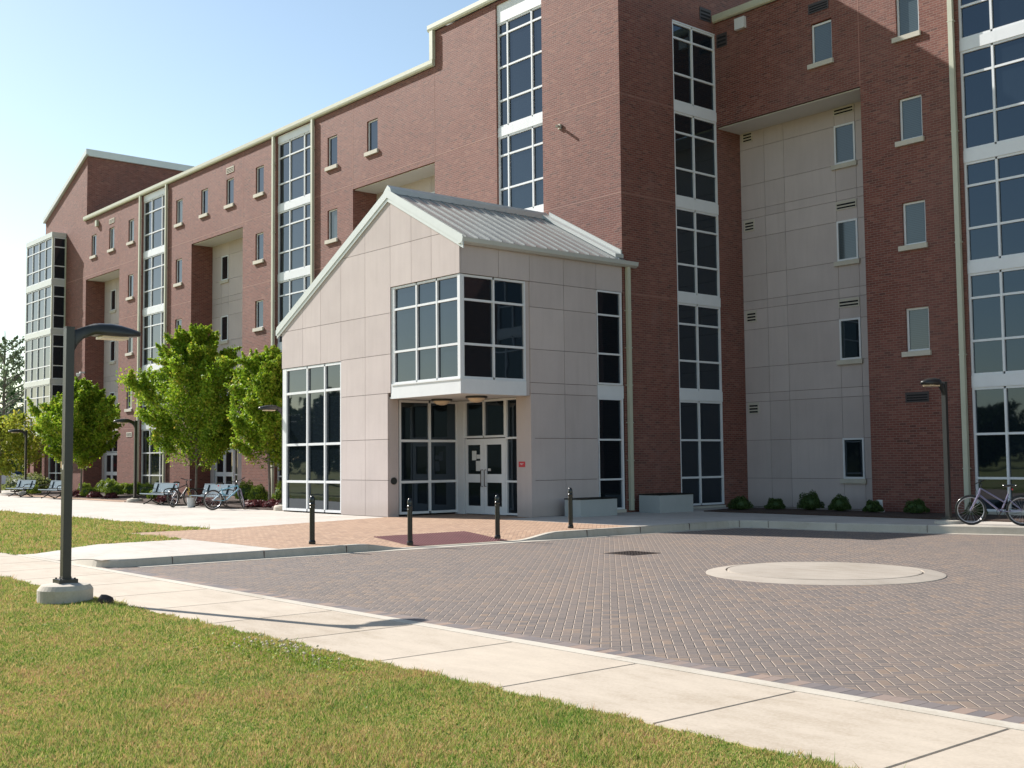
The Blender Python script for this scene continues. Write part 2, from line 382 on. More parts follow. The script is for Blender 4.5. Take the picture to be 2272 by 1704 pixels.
# soldier course along the road edge
mb = MB(); n = 0
x = -19.05
while x < 12:
    mb.box(x+.002, x+.116, 7.159, 7.352, -.2, -.1205+random.uniform(-.001, .001)); x += .118
g = N('grey_edge_pavers'); w = g.n('ShaderNodeNewGeometry').outputs['Random Per Island']
EDGEM = g.done(g.ramp(w, [(0, (.135, .12, .118)), (.5, (.19, .16, .15)), (1, (.28, .20, .155))]), .85, 0, .3)
struct(mb.build('road_edge_pavers', EDGEM))
sheet('paved_road', ROADM, -19.15, 40, 7.354, 30, lambda x, y: road_z(y)-.003, .8)
# west walkway (concrete) and paver apron
cw = lambda x, y: west_z(x, y)
sheet('kerbside_walkway', CONC, -22.6, KX-.16, 7.16, 10.4, cw, .2)
TACT_R = (-20.3, -18.79, 13.4, 15.8)
intact = lambda x, y: TACT_R[0] < x < TACT_R[1] and TACT_R[2] < y < TACT_R[3]
def in_apron(x, y):
    if y < 12.3: return x > -25.6
    return x > -25.45-(y-12.3)*.27
sheet('paver_apron', TANM, -27.1, KX-.16, 10.4, 19.6, lambda x, y: west_z(x, y)+.002, .1, inside=in_apron)
sheet('paver_apron', TANM, -27.3, -23.72, 19.6, 21.05, lambda x, y: .002, .4)
sheet('plaza', CONC, -82, -18.6, 12.35, 30, lambda x, y: west_z(x, y)-.006 if y > 16.8 or x < -25 else min(west_z(x, y), 0)-.02, .45)
sheet('upper_lawn', LAWN, -82, -22.6, 7.0, 12.35, lambda x, y: lawn_z(x, y), .4, inside=lambda x, y: not (x > -25.6 and y > 10.4))
mb = MB(); mb.box(-25.6, -22.6, 10.3, 10.41, -.1, .004); struct(mb.build('paver_edging', KERBM))
# tactile plate with truncated domes
mb = MB(); a, b, c, d = TACT_R
nx = 6
tz = lambda x, y: west_z(x, y)+.008
for i in range(12):
    for j in range(12):
        x0, x1, y0, y1 = a+(b-a)*i/12, a+(b-a)*(i+1)/12, c+(d-c)*j/12, c+(d-c)*(j+1)/12
        mb.quad((x0, y0, tz(x0, y0)), (x1, y0, tz(x1, y0)), (x1, y1, tz(x1, y1)), (x0, y1, tz(x0, y1)))
x = a+.04
while x < b-.02:
    y = c+.04
    while y < d-.02:
        z = tz(x, y)
        vs = [(x+q*math.cos(t*math.pi/3), y+q*math.sin(t*math.pi/3), z+h) for q, h in ((.022, 0), (.013, .012)) for t in range(6)]
        mb.add(vs, [(0, 1, 7, 6), (1, 2, 8, 7), (2, 3, 9, 8), (3, 4, 10, 9), (4, 5, 11, 10), (5, 0, 6, 11), (6, 7, 8, 9, 10, 11)])
        y += .075
    x += .075
tag(mb.build('tactile_plate', TACT), 'dark red tactile plate with raised domes set in the paver ramp', 'tactile plate')
# kerb, swept with a varying top
path = [(-21.0+.2*i, 7.16) for i in range(10)]+[(-19.1+.5*math.sin(R(a)), 7.66-.5*math.cos(R(a))) for a in range(0, 91, 15)]+[(KX, 7.8+.2*i) for i in range(74)]; yl = path[-1][1]
path += [(-18.58, 22.75), (-18.45, 23.0), (-18.2, 23.2), (-17.8, 23.32), (-17.0, 23.4), (-16, 23.52), (-15, 23.78), (-14, 24.08), (-13, 24.42), (-12, 24.78), (-10, 25.6), (-8, 26.6), (0, 30.5)]
def normal2(i):
    p, q = Vector(path[max(i-1, 0)]), Vector(path[min(i+1, len(path)-1)]); t = (q-p).normalized(); return Vector((t.y, -t.x))
mb = MB(); prev = None
for i, p in enumerate(path):
    nn = normal2(i); y = p[1]; on_w = p[0] < -18.55 and y < 22.6
    top = west_z(p[0], y) if on_w else 0.0; rz = road_z(min(y, 23))
    prof = [(-.16, top-.15), (-.16, top+.003), (-.02, top+.003), (.0, top-.018), (.02, min(rz-.0, top-.02)), (.02, rz-.06)]
    vs = [(p[0]+nn.x*o, p[1]+nn.y*o, z) for o, z in prof]
    base = len(mb.v); mb.v += vs
    if prev is not None:
        for k in range(5): mb.f.append((prev+k, base+k, base+k+1, prev+k+1)); mb.mi.append(0)
    prev = base
mb.cur = 1
for y in (8.3, 10.0, 11.7, 17.9, 19.6, 21.3):
    zt = west_z(KX, y)+.0035; mb.box(KX-.16, KX+.004, y-.005, y+.005, zt-.01, zt); mb.box(KX-.002, KX+.023, y-.005, y+.005, -.17, zt-.01)
for i in range(len(path)-13, len(path)-1):
    for f in (.0, .5):
        nn = normal2(i); px_, py_ = path[i][0]*(1-f)+path[i+1][0]*f, path[i][1]*(1-f)+path[i+1][1]*f; t_ = Vector((-nn.y, nn.x))*.006
        a_, b_ = Vector((px_, py_))+nn*.0235, Vector((px_, py_))-nn*.16
        if i % 2 == 0 and f == 0: mb.add([(a_.x-t_.x, a_.y-t_.y, -.17), (a_.x+t_.x, a_.y+t_.y, -.17), (a_.x+t_.x, a_.y+t_.y, .004), (a_.x-t_.x, a_.y-t_.y, .004), (b_.x+t_.x, b_.y+t_.y, .004), (b_.x-t_.x, b_.y-t_.y, .004)], [(0, 1, 2, 3), (3, 2, 4, 5)])
struct(mb.build('kerb', [KERBM, DARKJ]))
mb = MB(); prev = None
for i, p in enumerate(path):
    if p[1] < 7.6: continue
    nn = normal2(i); rz = road_z(min(p[1], 23))+.003
    vs = [(p[0]+nn.x*.015, p[1]+nn.y*.015, rz), (p[0]+nn.x*.26, p[1]+nn.y*.26, rz), (p[0]+nn.x*.26, p[1]+nn.y*.26, rz-.03)]
    base = len(mb.v); mb.v += vs
    if prev is not None:
        for k in range(2): mb.f.append((prev+k, base+k, base+k+1, prev+k+1)); mb.mi.append(0)
    prev = base
struct(mb.build('gutter_strip', KERBM))
# pavement north of the road: polygon strips to the planting bed
mb = MB()
for i in range(len(path)-1):
    if path[i][1] < 19.4: continue
    p, q = path[i], path[i+1]; n1, n2 = normal2(i), normal2(i+1)
    a = (p[0]-n1.x*.158, p[1]-n1.y*.158); b = (q[0]-n2.x*.158, q[1]-n2.y*.158)
    if p[1] < 23.1 and p[0] < -18.3: mb.quad((a[0], a[1], 0), (b[0], b[1], 0), (-23.74, b[1], 0), (-23.74, a[1], 0))
    else: mb.quad((a[0], a[1], 0), (b[0], b[1], 0), (b[0], 28.9, 0), (a[0], 28.9, 0))
mb.quad((-23.74, 23.15, 0), (-18.3, 23.15, -.001), (-18.3, 28.9, -.001), (-23.74, 28.9, 0))
struct(mb.build('pavement', CONC))
# round concrete disc in the road
cx, cy, cz = -10.15, 14.55, -.144
mb = MB(); mb.lathe([(1.70, -.02), (1.695, .004), (1.66, .010), (1.42, .040), (1.405, .042), (1.40, .02), (1.378, .02), (1.374, .043), (1.35, .046), (0, .052)], 72, (cx, cy, cz))
struct(mb.build('traffic_circle', DISCM, smooth=False))
# square cast-iron drain
mb = MB(); zz = road_z(15.2)+.004
mb.box(-15.08, -14.36, 14.92, 15.66, zz-.05, zz)
for i in range(9):
    for j in range(9):
        mb.box(-15.02+i*.072, -14.975+i*.072, 14.98+j*.072, 15.02+j*.072, zz, zz+.006)
tag(mb.build('drain_cover', IRON), 'square rusty iron drain cover set in the grey pavers', 'drain cover')
# planting beds
def bed(name, poly):
    mb = MB(); n = len(poly); mb.add([(x, y, .028) for x, y in poly]+[(x, y, -.05) for x, y in poly], [tuple(range(n))]+[(i, (i+1) % n, n+(i+1) % n, n+i) for i in range(n)])
    return struct(mb.build(name, MULCH))
bed('mulch_bed', [(-63, 20.3), (-56, 19.6), (-46.9, 19.6), (-46.7, 18.75), (-43, 18.55), (-36, 18.62), (-33.15, 18.72), (-33.15, 24.46), (-74, 24.46), (-72, 22)])
bed('mulch_bed', [(-22.35, 26.25), (-6, 26.4), (-6, 28.92), (-23.0, 28.92)])
mb = MB(); mb.quad((-64, 19.0, .004), (-46.9, 18.7, .004), (-46.9, 19.65, .004), (-64, 20.6, .004)); struct(mb.build('paver_strip', TANM))

# ---------------------------------------------------------------- residence hall
YL, YG, XS, YR, YP = 24.48, 18.41, -23.76, 28.93, 30.12
def root_thing(name, label, cat, loc, group=None):
    o = thing(name, label, cat, loc, 0, group); ORG[o.name] = loc; return o
HALL = root_thing('residence_hall', 'long five storey red brick residence hall with tall glazed bays and small punched windows', 'building', (-45, 30, 0))
def glazing(parent, mp, a0, a1, z0, z1, mull=(), trans=(), depth=.16, fw=.06, edge=None, name='glazed_window', label=None):
    """aluminium frame grid with one sheet of glass per pane behind it"""
    mb = MB(); d1 = -depth+.085; d0 = -depth
    eL, eR = edge or (fw, fw)
    mb.box(a0, a0+eL, d0, d1, z0, z1, mp); mb.box(a1-eR, a1, d0, d1, z0, z1, mp)
    A = [a0+eL]+[m for m in mull]+[a1-eR]
    for m in mull: mb.box(m-fw/2, m+fw/2, d0, d1+.002, z0+fw, z1-fw, mp)
    zs = [z0+fw/2]+list(trans)+[z1-fw/2]
    for i in range(len(A)-1):
        l = A[i]+(fw/2+.0005 if i else 0); r = A[i+1]-(fw/2+.0005 if i < len(A)-2 else 0)
        for z in zs: mb.box(l, r, d0, d1-.003, z-fw/2, z+fw/2, mp)
    fr = mb.build(name, WHITE, parent)
    if label: fr['label'] = label
    g = MB(); zz = [z0]+list(trans)+[z1]; AA = [a0]+list(mull)+[a1]
    for i in range(len(AA)-1):
        for j in range(len(zz)-1):
            t = [random.uniform(-.004, .004) for _ in range(2)]
            l, r, b, tp = AA[i]+.002, AA[i+1]-.002, zz[j]+.002, zz[j+1]-.002
            g.quad(mp(l, d0+.03+t[0], b), mp(r, d0+.03-t[0], b), mp(r, d0+.03-t[0]+t[1], tp), mp(l, d0+.03+t[0]+t[1], tp))
    p = g.build('pane', GLASS, fr)
    return fr
def small_window(parent, mp, a0, a1, z0, z1, sill=.15, dep=.13, so=.075, blind=None):
    mb = MB(); f = .055
    mb.box(a0, a0+f, -dep, -dep+.06, z0, z1, mp); mb.box(a1-f, a1, -dep, -dep+.06, z0, z1, mp)
    mb.box(a0+f, a1-f, -dep, -dep+.058, z0, z0+f, mp); mb.box(a0+f, a1-f, -dep, -dep+.058, z1-f, z1, mp)
    w = mb.build('window', WHITE, parent)
    g = MB(); t = random.uniform(-.003, .003); g.quad(mp(a0+.02, -dep+.03+t, z0+.02), mp(a1-.02, -dep+.03-t, z0+.02), mp(a1-.02, -dep+.03-t, z1-.02), mp(a0+.02, -dep+.03+t, z1-.02)); g.build('pane', BLIND if blind or (blind is None and random.random() < .3) else GLASS, w)
    s = MB(); s.box(a0-.11, a1+.05, -dep+.0, so, z0-sill, z0-.002, mp); s.build('sill', STONE, w)
def louvre(parent, mp, a0, a1, z0, z1, mat=None, name='vent', n=3, proud=.02):
    mb = MB(); f = .035
    mb.cur = 0
    mb.box(a0, a1, 0, proud, z0, z0+f, mp); mb.box(a0, a1, 0, proud, z1-f, z1, mp); mb.box(a0, a0+f, 0, proud-.001, z0+f, z1-f, mp); mb.box(a1-f, a1, 0, proud-.001, z0+f, z1-f, mp)
    h = (z1-z0-2*f)/n
    for k in range(n): z = z0+f+k*h; mb.box(a0+f, a1-f, .004, proud-.003, z+h*.55, z+h*.98, mp)
    mb.cur = 1; mb.box(a0+f, a1-f, .001, .003, z0+f, z1-f, mp)
    return mb.build(name, [mat or STONE, DARK], parent)
def rows(b, top=None): return [b+.91, b+2.05]
WIN_ALL = [(-40.30, -39.56), (-46.41, -45.67), (-54.75, -54.01), (-60.80, -60.06)]
WIN_TOP = [(-37.39, -36.65), (-49.27, -48.53), (-51.92, -51.20), (-63.53, -62.79), (-66.19, -65.45)]
BAYS = [(-44.50, -41.50, (-43.5, -42.28)), (-58.93, -55.86, (-57.9, -56.62))]
REC = [(-38.4, -33.0), (-52.95, -47.62), (-67.0, -62.0)]
mpL = fy(YL)
holes = []
for a, b in WIN_ALL:
    for z in (4.49, 7.49, 10.50, 13.50): holes.append((a, b, z, z+1.22, .13))
for a, b in WIN_TOP: holes.append((a, b, 13.50, 14.72, .13))
for a, b, m in BAYS: holes.append((a, b, .1, 15.72, .16))
RT = 12.25
for a, b in REC: holes.append((a, b, 0, RT, 1.14))
holes.append((-72.95, -70.36, .05, 2.95, .12))
w = MB(); w.wall(mpL, -74.05, -33.0, 0, 15.72, holes)
w.add([(-74.05, YL, 15.72), (-67.0, YL, 15.72), (-67.0, YL, 19.55), (-74.05, YL, 16.75)], [(0, 1, 2, 3)])
w.quad((-67.0, YL, 15.72), (-67.0, 40, 15.72), (-67.0, 40, 19.55), (-67.0, YL, 19.55))
w.quad((-74.05, YL, 0), (-74.05, 40, 0), (-74.05, 40, 16.75), (-74.05, YL, 16.75))
w.quad((-74.05, 40, 0), (-23.76, 40, 0), (-23.76, 40, 15.7), (-74.05, 40, 15.7))
# tower front, side (raked), return above the low roof
tw = [(-29.51, -27.2, .1, 16.9, .16)]
w.wall(mpL, -33.0, XS, 0, 17.0, tw)
rake = lambda y: 17.22+.285*(y-YL)
mpT = fx(XS)
w.wall(mpT, YL, 40, 0, 15.0, [(26.88, 28.93, .08, 15.26, .10), (YR, YP, 0, 12.2, 0)])
hs = [(26.88, 28.93, 15.0, 15.26, .10)]
w.wall(mpT, YL, 40, 15.0, 15.26, [(26.88, 28.93, 14.9, 15.26, .0)])
w.quad((XS, YL, 15.26), (XS, 40, 15.26), (XS, 40, rake(40)), (XS, YL, rake(YL)))
w.wall(mpT, YR, YP, 0, 12.2)
w.quad((-33.0, YL, 15.6), (-33.0, 40, 15.6), (-33.0, 40, rake(40)), (-33.0, YL, rake(YL)))
# right wing
mpR = fy(YR)
hr = [(-23.76, -18.47, 0, 12.18, 0), (-20.09, -19.37, 13.26, 14.49, .13), (-15.45, -12.4, .0, 15.3, .16)]
for z in (4.42, 7.36, 10.30, 13.26): hr.append((-17.27, -16.57, z, z+1.2, .13))
w.wall(mpR, XS, -6.0, 0, 15.6, hr)
w.quad((-6, YR, 0), (-6, 40, 0), (-6, 40, 15.6), (-6, YR, 15.6))
w.quad((-23.76, 40, 0), (-6, 40, 0), (-6, 40, 15.6), (-23.76, 40, 15.6))
w.quad((-18.47, YR, 0), (-18.47, YP, 0), (-18.47, YP, 12.18), (-18.47, YR, 12.18))
w.build('wall', BRICK, HALL)
# brick parapet joint lines
j = MB()
for z in (12.44, 9.44, 6.44, 3.44):
    H_ = sorted([h[:2] for h in holes if h[2] < z < h[3]]); x = -74.05
    for a, b in H_+[(-33.0, -33.0)]:
        if a > x: j.box(x, a, -.01, .004, z-.012, z+.012, mpL)
        x = max(x, b)
    j.box(-32.98, -29.51, -.01, .004, z-.012, z+.012, mpL); j.box(-27.2, XS, -.01, .004, z-.012, z+.012, mpL)
j.box(-26.9, XS, -.01, .004, 15.36, 15.384, mpL)
for x in (-38.4, -47.62, -52.95, -62.0, -33.0):
    j.box(x-.010, x+.010, -.01, .003, RT+.001, 12.42, mpL); j.box(x-.010, x+.010, -.01, .003, 12.46, 15.7, mpL)
for z in (12.44, 9.44, 6.44):
    j.box(YL+.01, 26.87, -.01, .004, z-.008, z+.008, mpT)
j.box(-18.48, -18.46, -.01, .003, 12.2, 15.58, mpR)
each(j, 'sealant_joint', SEAL, HALL)
# floors of windows
for a, b in WIN_ALL:
    for z in (4.49, 7.49, 10.50, 13.50): small_window(HALL, mpL, a, b, z, z+1.22)
for a, b in WIN_TOP: small_window(HALL, mpL, a, b, 13.50, 14.72)
for z in (4.42, 7.36, 10.30, 13.26): small_window(HALL, mpR, -17.27, -16.57, z, z+1.2, .14, blind=True)
small_window(HALL, mpR, -20.09, -19.37, 13.26, 14.46, .14, blind=True)
# glazed stair bays
def bay_stack(mp, a0, a1, mull, tops, z_top, hdr_top, dep=.16, oz=0.0):
    floors = [(.10, [.96, 2.11], 3.33)]+[(b+oz, [b+.91+oz, b+2.05+oz], t+oz) for b, t in tops]
    for k, (b, tr, t) in enumerate(floors):
        if k == len(floors)-1: t = z_top; tr = [q for q in ([tr[0], tr[1], tr[1]+1.12] if z_top-b > 3 else tr)]
        glazing(HALL, mp, a0, a1, b, t, mull, tr, dep)
        s = MB(); nxt = floors[k+1][0] if k+1 < len(floors) else hdr_top
        s.box(a0+.001, a1-.001, -dep, -dep+.105, t+.002, nxt-.002, mp)
        for q in range(1, 3): s.box(a0+(a1-a0)*q/3-.002, a0+(a1-a0)*q/3+.002, -dep+.105, -dep+.106, t+.004, nxt-.004, mp)
        s.build('spandrel_panel', WHITE, HALL)
TOPS = [(3.65, 6.35), (6.65, 9.33), (9.66, 12.36), (12.67, 15.2)]
for a, b, m in BAYS: bay_stack(mpL, a, b, m, TOPS, 15.38, 15.72)
bay_stack(mpL, -29.51, -27.2, (-29.0, -27.78), TOPS, 16.25, 16.9)
bay_stack(mpT, 26.88, 28.93, (27.82,), TOPS, 15.22, 15.26, .10)
bay_stack(mpR, -15.45, -12.4, (-14.56, -13.32), TOPS, 15.2, 15.3)
s = MB(); s.box(-15.42, -12.45, -.15, .03, .012, .099, mpR); s.box(26.9, 28.9, -.09, .06, .004, .078, mpT); each(s, 'window_sill', STONE, HALL)
# recess back walls: precast panels
def panels(mb, mp, cells, th=.028, gap=.011):
    for a0, a1, z0, z1 in cells: mb.box(a0+gap/2, a1-gap/2, 0, th, z0+gap/2, z1-gap/2, mp)
HZ = [.9, 2.11, 3.34, 3.62, 4.45, 5.68, 6.33, 6.61, 7.44, 8.66, 9.30, 9.58, 10.40, 11.60]
def recess(mp, A0, A1, vs, wins, top, z_from=0.0, vents=(), ventz=(), name='recess_panel'):
    mb = MB(); Z = [z_from]+[z for z in HZ if z > z_from+.05]+[top]; A = [A0]+sorted(vs)+[A1]
    for i in range(len(A)-1):
        for k in range(len(Z)-1):
            if any(q[0]-.01 < (A[i]+A[i+1])/2 < q[1]+.01 and q[2]-.02 < (Z[k]+Z[k+1])/2 < q[3]+.02 for q in wins): continue
            panels(mb, mp, [(A[i], A[i+1], Z[k], Z[k+1])])
    p = mb.build(name, PRE, HALL)
    b = MB(); b.quad(mp(A0, .002, z_from), mp(A1, .002, z_from), mp(A1, .002, top), mp(A0, .002, top)); b.build('panel_joint_backing', DARKJ, p)
    for q in wins:
        m2 = lambda a, d, z, mp=mp: mp(a, d+.028, z)
        small_window(HALL, m2, q[0], q[1], q[2], q[3], .14, .026+.0, .07, blind=(q[2] > 7 and A1 == -16.9))
wz = [4.47, 7.45, 10.42]
def rw(a, b, z0s=wz): return [(a, b, z, z+1.2) for z in z0s]
wzR = [.91, 4.45, 7.44, 10.40]
mpP = fy(YP)
recess(mpP, XS, -16.9, [-22.8, -22.04, -20.15, -19.43], [(-20.15, -19.43, a, b) for a, b in ((.9, 2.11), (4.45, 5.68), (7.44, 8.66), (10.40, 11.60))], 12.18, 0)
for i, (a, b) in enumerate(REC):
    mp = fy(YL+1.14)
    if i == 0: vs, ws = [a+.5, b-1.74, b-1.0, b-.3], [(b-1.74, b-1.0)]
    else: vs, ws = [a+1.02, a+1.74, a+3.2, a+4.3], [(a+1.02, a+1.74)]
    recess(mp, a, b, vs, [(p, q, z0, z1) for p, q in ws for z0, z1 in ((4.45, 5.68), (7.44, 8.66), (10.40, 11.60))], RT, 3.34)
# soffits
s = MB(); s.box(-38.4, -33.0, -1.139, -.10, RT-.03, RT-.002, mpL)
for a, b in REC[1:]: s.box(a, b, -1.139, -.10, RT-.03, RT-.002, mpL)
s.box(XS+.002, -18.47, -1.189, -.08, 12.15, 12.178, mpR); each(s, 'soffit', SOFF, HALL)
# vents
for a, b, z0, z1 in ((-49.26, -48.52, 14.98, 15.26), (-63.54, -62.78, 14.95, 15.22), (-60.75, -60.01, 3.0, 3.24)): louvre(HALL, mpL, a, b, z0, z1)
for z in (11.91, 9.0, 6.03): louvre(HALL, lambda a, d, z_: mpP(a, d+.028, z_), -20.17, -19.45, z, z+.26, n=2)
for z in (11.83, 8.9, 5.93, 2.96): louvre(HALL, lambda a, d, z_: mpP(a, d+.028, z_), -23.65, -23.24, z, z+.36)
DV = simple('dark_vent', (.05, .04, .04), .6)
louvre(HALL, mpR, -20.15, -19.45, 14.80, 15.10, DV); louvre(HALL, mpR, -23.68, -23.26, 14.76, 15.2, DV); louvre(HALL, mpR, -17.34, -16.64, 3.02, 3.30, DV)
louvre(HALL, mpT, 28.2, 28.75, 15.58, 16.0, DV); louvre(HALL, mpT, 25.45, 25.98, 15.62, 16.0, DV)
# eaves, gutters, rakes, downspouts
def gutter(mp, a0, a1, z, proud=.13, h=.24):
    mb = MB(); n = 1
    prof = [(0.0, z+.02), (.05, z), (proud-.02, z+.03), (proud, z+.10), (proud, z+h), (proud-.02, z+h), (.0, z+h-.02)]
    vs = [mp(a, d, zz) for a in (a0, a1) for d, zz in prof]; k = len(prof)
    mb.add(vs, [tuple(range(k)), tuple(range(k, 2*k))]+[(i, (i+1) % k, k+(i+1) % k, k+i) for i in range(k)])
    return mb.build('gutter', CREAM, HALL, normals=True)
gutter(mpL, -67.25, -32.95, 15.72); gutter(mpL, -33.25, XS+.1, 17.02); gutter(mpR, XS+.002, -6.0, 15.60)
t = MB(); t.box(-33.12, -32.93, .0, .13, 15.955, 17.018, mpL); t.build('step_trim', CREAM, HALL)
r = MB()
r.quad((-67.2, YL-.05, 15.93), (-33, YL-.05, 15.93), (-33, 40, 16.3), (-67.2, 40, 16.3)); r.build('roof', FASC, HALL); r = MB()
r.quad((-33.2, YL-.12, 17.24), (XS+.12, YL-.12, 17.24), (XS+.12, 40, rake(40)+.05), (-33.2, 40, rake(40)+.05))
r.build('roof', FASC, HALL); r = MB()
r.quad((XS, YR-.05, 15.82), (-6, YR-.05, 15.82), (-6, 40, 16.2), (XS, 40, 16.2))
r.build('roof', FASC, HALL); r = MB()
r.quad((-74.2, YL-.1, 16.72), (-66.9, YL-.1, 19.62), (-66.9, 40, 19.62), (-74.2, 40, 16.72))
r.build('roof', FASC, HALL)
r = MB()
r.prism([(-74.2, 16.72), (-66.85, 19.63), (-66.85, 19.95), (-74.2, 17.02)], .0, .14, mpL)
r.box(YL-.0, 40, 0, .15, 19.55, 19.95, fx(-67.0))
r.build('rake_fascia', FASC, HALL)
d = MB()
r_ = MB(); r_.prism([(YL-.10, rake(YL)), (40, rake(40)), (40, rake(40)+.2), (YL-.10, rake(YL)+.2)], .0, .10, mpT); r_.build('rake_fascia', CREAM, HALL)
for x, top in ((-41.36, 15.72), (-44.66, 15.72), (-55.76, 15.72), (-59.06, 15.72)):
    d = MB(); d.box(x-.065, x+.065, .03, .135, .05, top, mpL)
    for z in (2.5, 5.5, 8.5, 11.5, 14.5): d.box(x-.085, x+.085, .0, .138, z, z+.03, mpL)
    d.build('downspout', CREAM, HALL)
d = MB(); d.box(-15.66, -15.53, .03, .135, .05, 15.6, mpR)
for z in (1.2, 4.2, 7.2, 10.2, 13.2): d.box(-15.68, -15.51, .0, .138, z, z+.03, mpR)
d.build('downspout', CREAM, HALL)
# far end glazed box on columns
B0, B1, YB = -75.05, -70.3, 23.65
mpB = fy(YB); mpBs = fx(B1)
FL = [(3.68, 6.35), (6.66, 9.34), (9.67, 12.3), (12.66, 15.2)]
for b, t in FL:
    glazing(HALL, mpB, B0+.08, B1-.08, b, t, (-73.85, -72.7, -71.55), (b+.8, b+1.95), .09)
    glazing(HALL, mpBs, YB+.08, YL, b, t, (), (b+.8, b+1.95), .09)
s = MB()
for z0, z1 in ((3.27, 3.67), (6.36, 6.65), (9.35, 9.66), (12.31, 12.65), (15.21, 15.50)):
    s.box(B0, B1+.0, -(YL-YB-.01), .03, z0, z1, mpB); s.box(B1, B1+.03, YB-.028, YL-.002, z0, z1) if False else None
each(s, 'spandrel_panel', FASC, HALL)
s = MB(); s.box(B1-.079, B1-.001, -.08, -.001, 3.66, 15.22, mpB); s.box(B0+.001, B0+.079, -.08, -.001, 3.66, 15.22, mpB)
s.box(B1-.07, B1+.01, -(YL-YB)+.001, -(YL-YB)+.07, 3.66, 15.2, mpB); each(s, 'corner_post', CREAM, HALL)
s = MB(); s.box(B0+.2, B1-.3, -(YL-YB-.03), -.2, 3.7, 15.15, mpB); s.build('bay_interior', DARK, HALL)
for x0, x1 in ((-74.72, -74.42), (-73.98, -73.32)):
    s = MB(); s.box(x0, x1, -.5, -.1, 0, 3.268, mpB); s.build('brick_column', BRICK, HALL)
glazing(HALL, mpL, -72.95, -70.36, .05, 2.95, (-71.7,), (1.05, 2.15), .12)
# recessed entrances with canopies
for i, (a, b) in enumerate(REC[1:]):
    mp = fy(YL+1.12); x0 = a+.3
    glazing(HALL, mp, x0, x0+.25, .05, 3.3, (), (2.2,), .06)
    glazing(HALL, mp, x0+2.15, x0+2.55, .05, 3.3, (), (1.0, 2.2), .06)
    glazing(HALL, mp, x0+.25, x0+2.15, 2.22, 3.3, (x0+1.2,), (), .06)
    for q in (x0+.25, x0+1.2):
        m = MB(); l, r_ = q+.005, q+.945
        for bx in ((l, l+.12, .01, 2.2), (r_-.12, r_, .01, 2.2), (l+.12, r_-.12, .01, .22), (l+.12, r_-.12, .92, 1.12), (l+.12, r_-.12, 2.06, 2.2)): m.box(bx[0], bx[1], .0, .05, bx[2], bx[3], mp)
        dr = m.build('door', WHITE, HALL); gg = MB(); gg.box(l+.1, r_-.1, .01, .02, .2, 2.1, mp); gg.build('pane', GLASS, dr)
    m = MB(); m.box(x0+2.56, b-.01, -.02, .06, 0, 3.33, mp); m.box(a+.01, x0-.01, -.02, .05, 0, 3.33, mp); each(m, 'recess_panel', PRE, HALL)
    c = MB(); c.box(a+.3, b-.02, .06, 1.0, 3.36, 4.12, mp); cc = c.build('entrance_canopy', PRE, HALL)
    c = MB(); c.prism([(YL+.05, 4.13), (YL+1.09, 4.13), (YL+1.09, 4.38), (YL+.6, 4.34)], a+.28, b-.01, lambda q, d_, z: (d_, q, z)); c.build('canopy_roof', BENCHM, cc)
# wall fixtures
m = MB(); m.box(-22.86, -22.48, 0, .12, 15.1, 15.46, mpR); m.build('light_box', SOFF, HALL)
m = MB(); m.box(-65.34, -65.12, 0, .14, 15.1, 15.44, mpL); m.build('light_box', CREAM, HALL)
m = MB(); m.box(-26.42, -26.32, 0, .06, 11.92, 12.08, mpL); m.tube([(-26.37, YL-.06, 12.0), (-26.30, YL-.22, 11.97)], .045, 10); m.build('security_camera', STONE, HALL)
m = MB(); m.box(-67.14, -66.98, .0, .26, 6.8, 6.9, mpL); m.tube([(-67.05, YL-.25, 6.72), (-66.85, YL-.42, 6.70)], .08, 10); m.lathe([(.02, .0), (.10, .08), (.12, .2), (.05, .22)], 14, (-67.2, YL-.3, 6.6)); m.build('security_camera', SOFF, HALL)
m = MB(); m.box(24.75, 24.98, .0, .02, 1.42, 1.58, fx(-67.0)); m.build('wall_plate', REDS, HALL)

# ---------------------------------------------------------------- entrance pavilion
PAV = root_thing('entrance_pavilion', 'beige panelled entrance pavilion with a grey seamed metal gable roof and corner window', 'building', (-28, 21, 0))
mpG, mpS = fy(YG), fx(XS)
PK, PZ, SL = -27.03, 8.98, .53
ztop = lambda x: PZ-SL*abs(x-PK)-.02
XB = [-33.09, -31.78, -30.71, -29.55, -28.24, -26.95, -25.93, -25.0, XS+.0]
ZB = [0, 1.02, 2.17, 3.46, 4.56, 5.72, 7.6, 9.2]
def clip(poly, f):
    out = []
    for i in range(len(poly)):
        p, q = poly[i], poly[(i+1) % len(poly)]; a, b = f(p), f(q)
        if a >= 0: out.append(p)
        if a*b < 0: t = a/(a-b); out.append((p[0]+(q[0]-p[0])*t, p[1]+(q[1]-p[1])*t))
    return out
mb = MB(); TH = .05
for i in range(8):
    x0, x1 = XB[i], XB[i+1]
    zs = ZB
    if i < 3: zs = [4.54, 5.72, 7.6, 9.2]
    elif i == 4: pass
    elif i > 4: zs = [6.44, 7.6, 9.2]
    for k in range(len(zs)-1):
        xr = x1
        if i == 4 and zs[k] < 3.3: xr = -27.09
        z1 = zs[k+1]
        g_ = .012
        poly = [(x0+g_/2, zs[k]+g_/2), (xr-g_/2, zs[k]+g_/2), (xr-g_/2, z1-g_/2), (x0+g_/2, z1-g_/2)]
        poly = clip(poly, lambda p: PZ-.05-SL*(p[0]-PK)-p[1]); poly = clip(poly, lambda p: PZ-.05+SL*(p[0]-PK)-p[1]) if poly else poly
        if len(poly) > 2: mb.prism(poly, -TH, 0, mpG)
SY = [YG, 19.73, 20.83, 22.1, 23.38, 24.46]
SYZ = [0, .99, 2.14, 3.36, 3.66, 4.58, 5.74, 6.44]
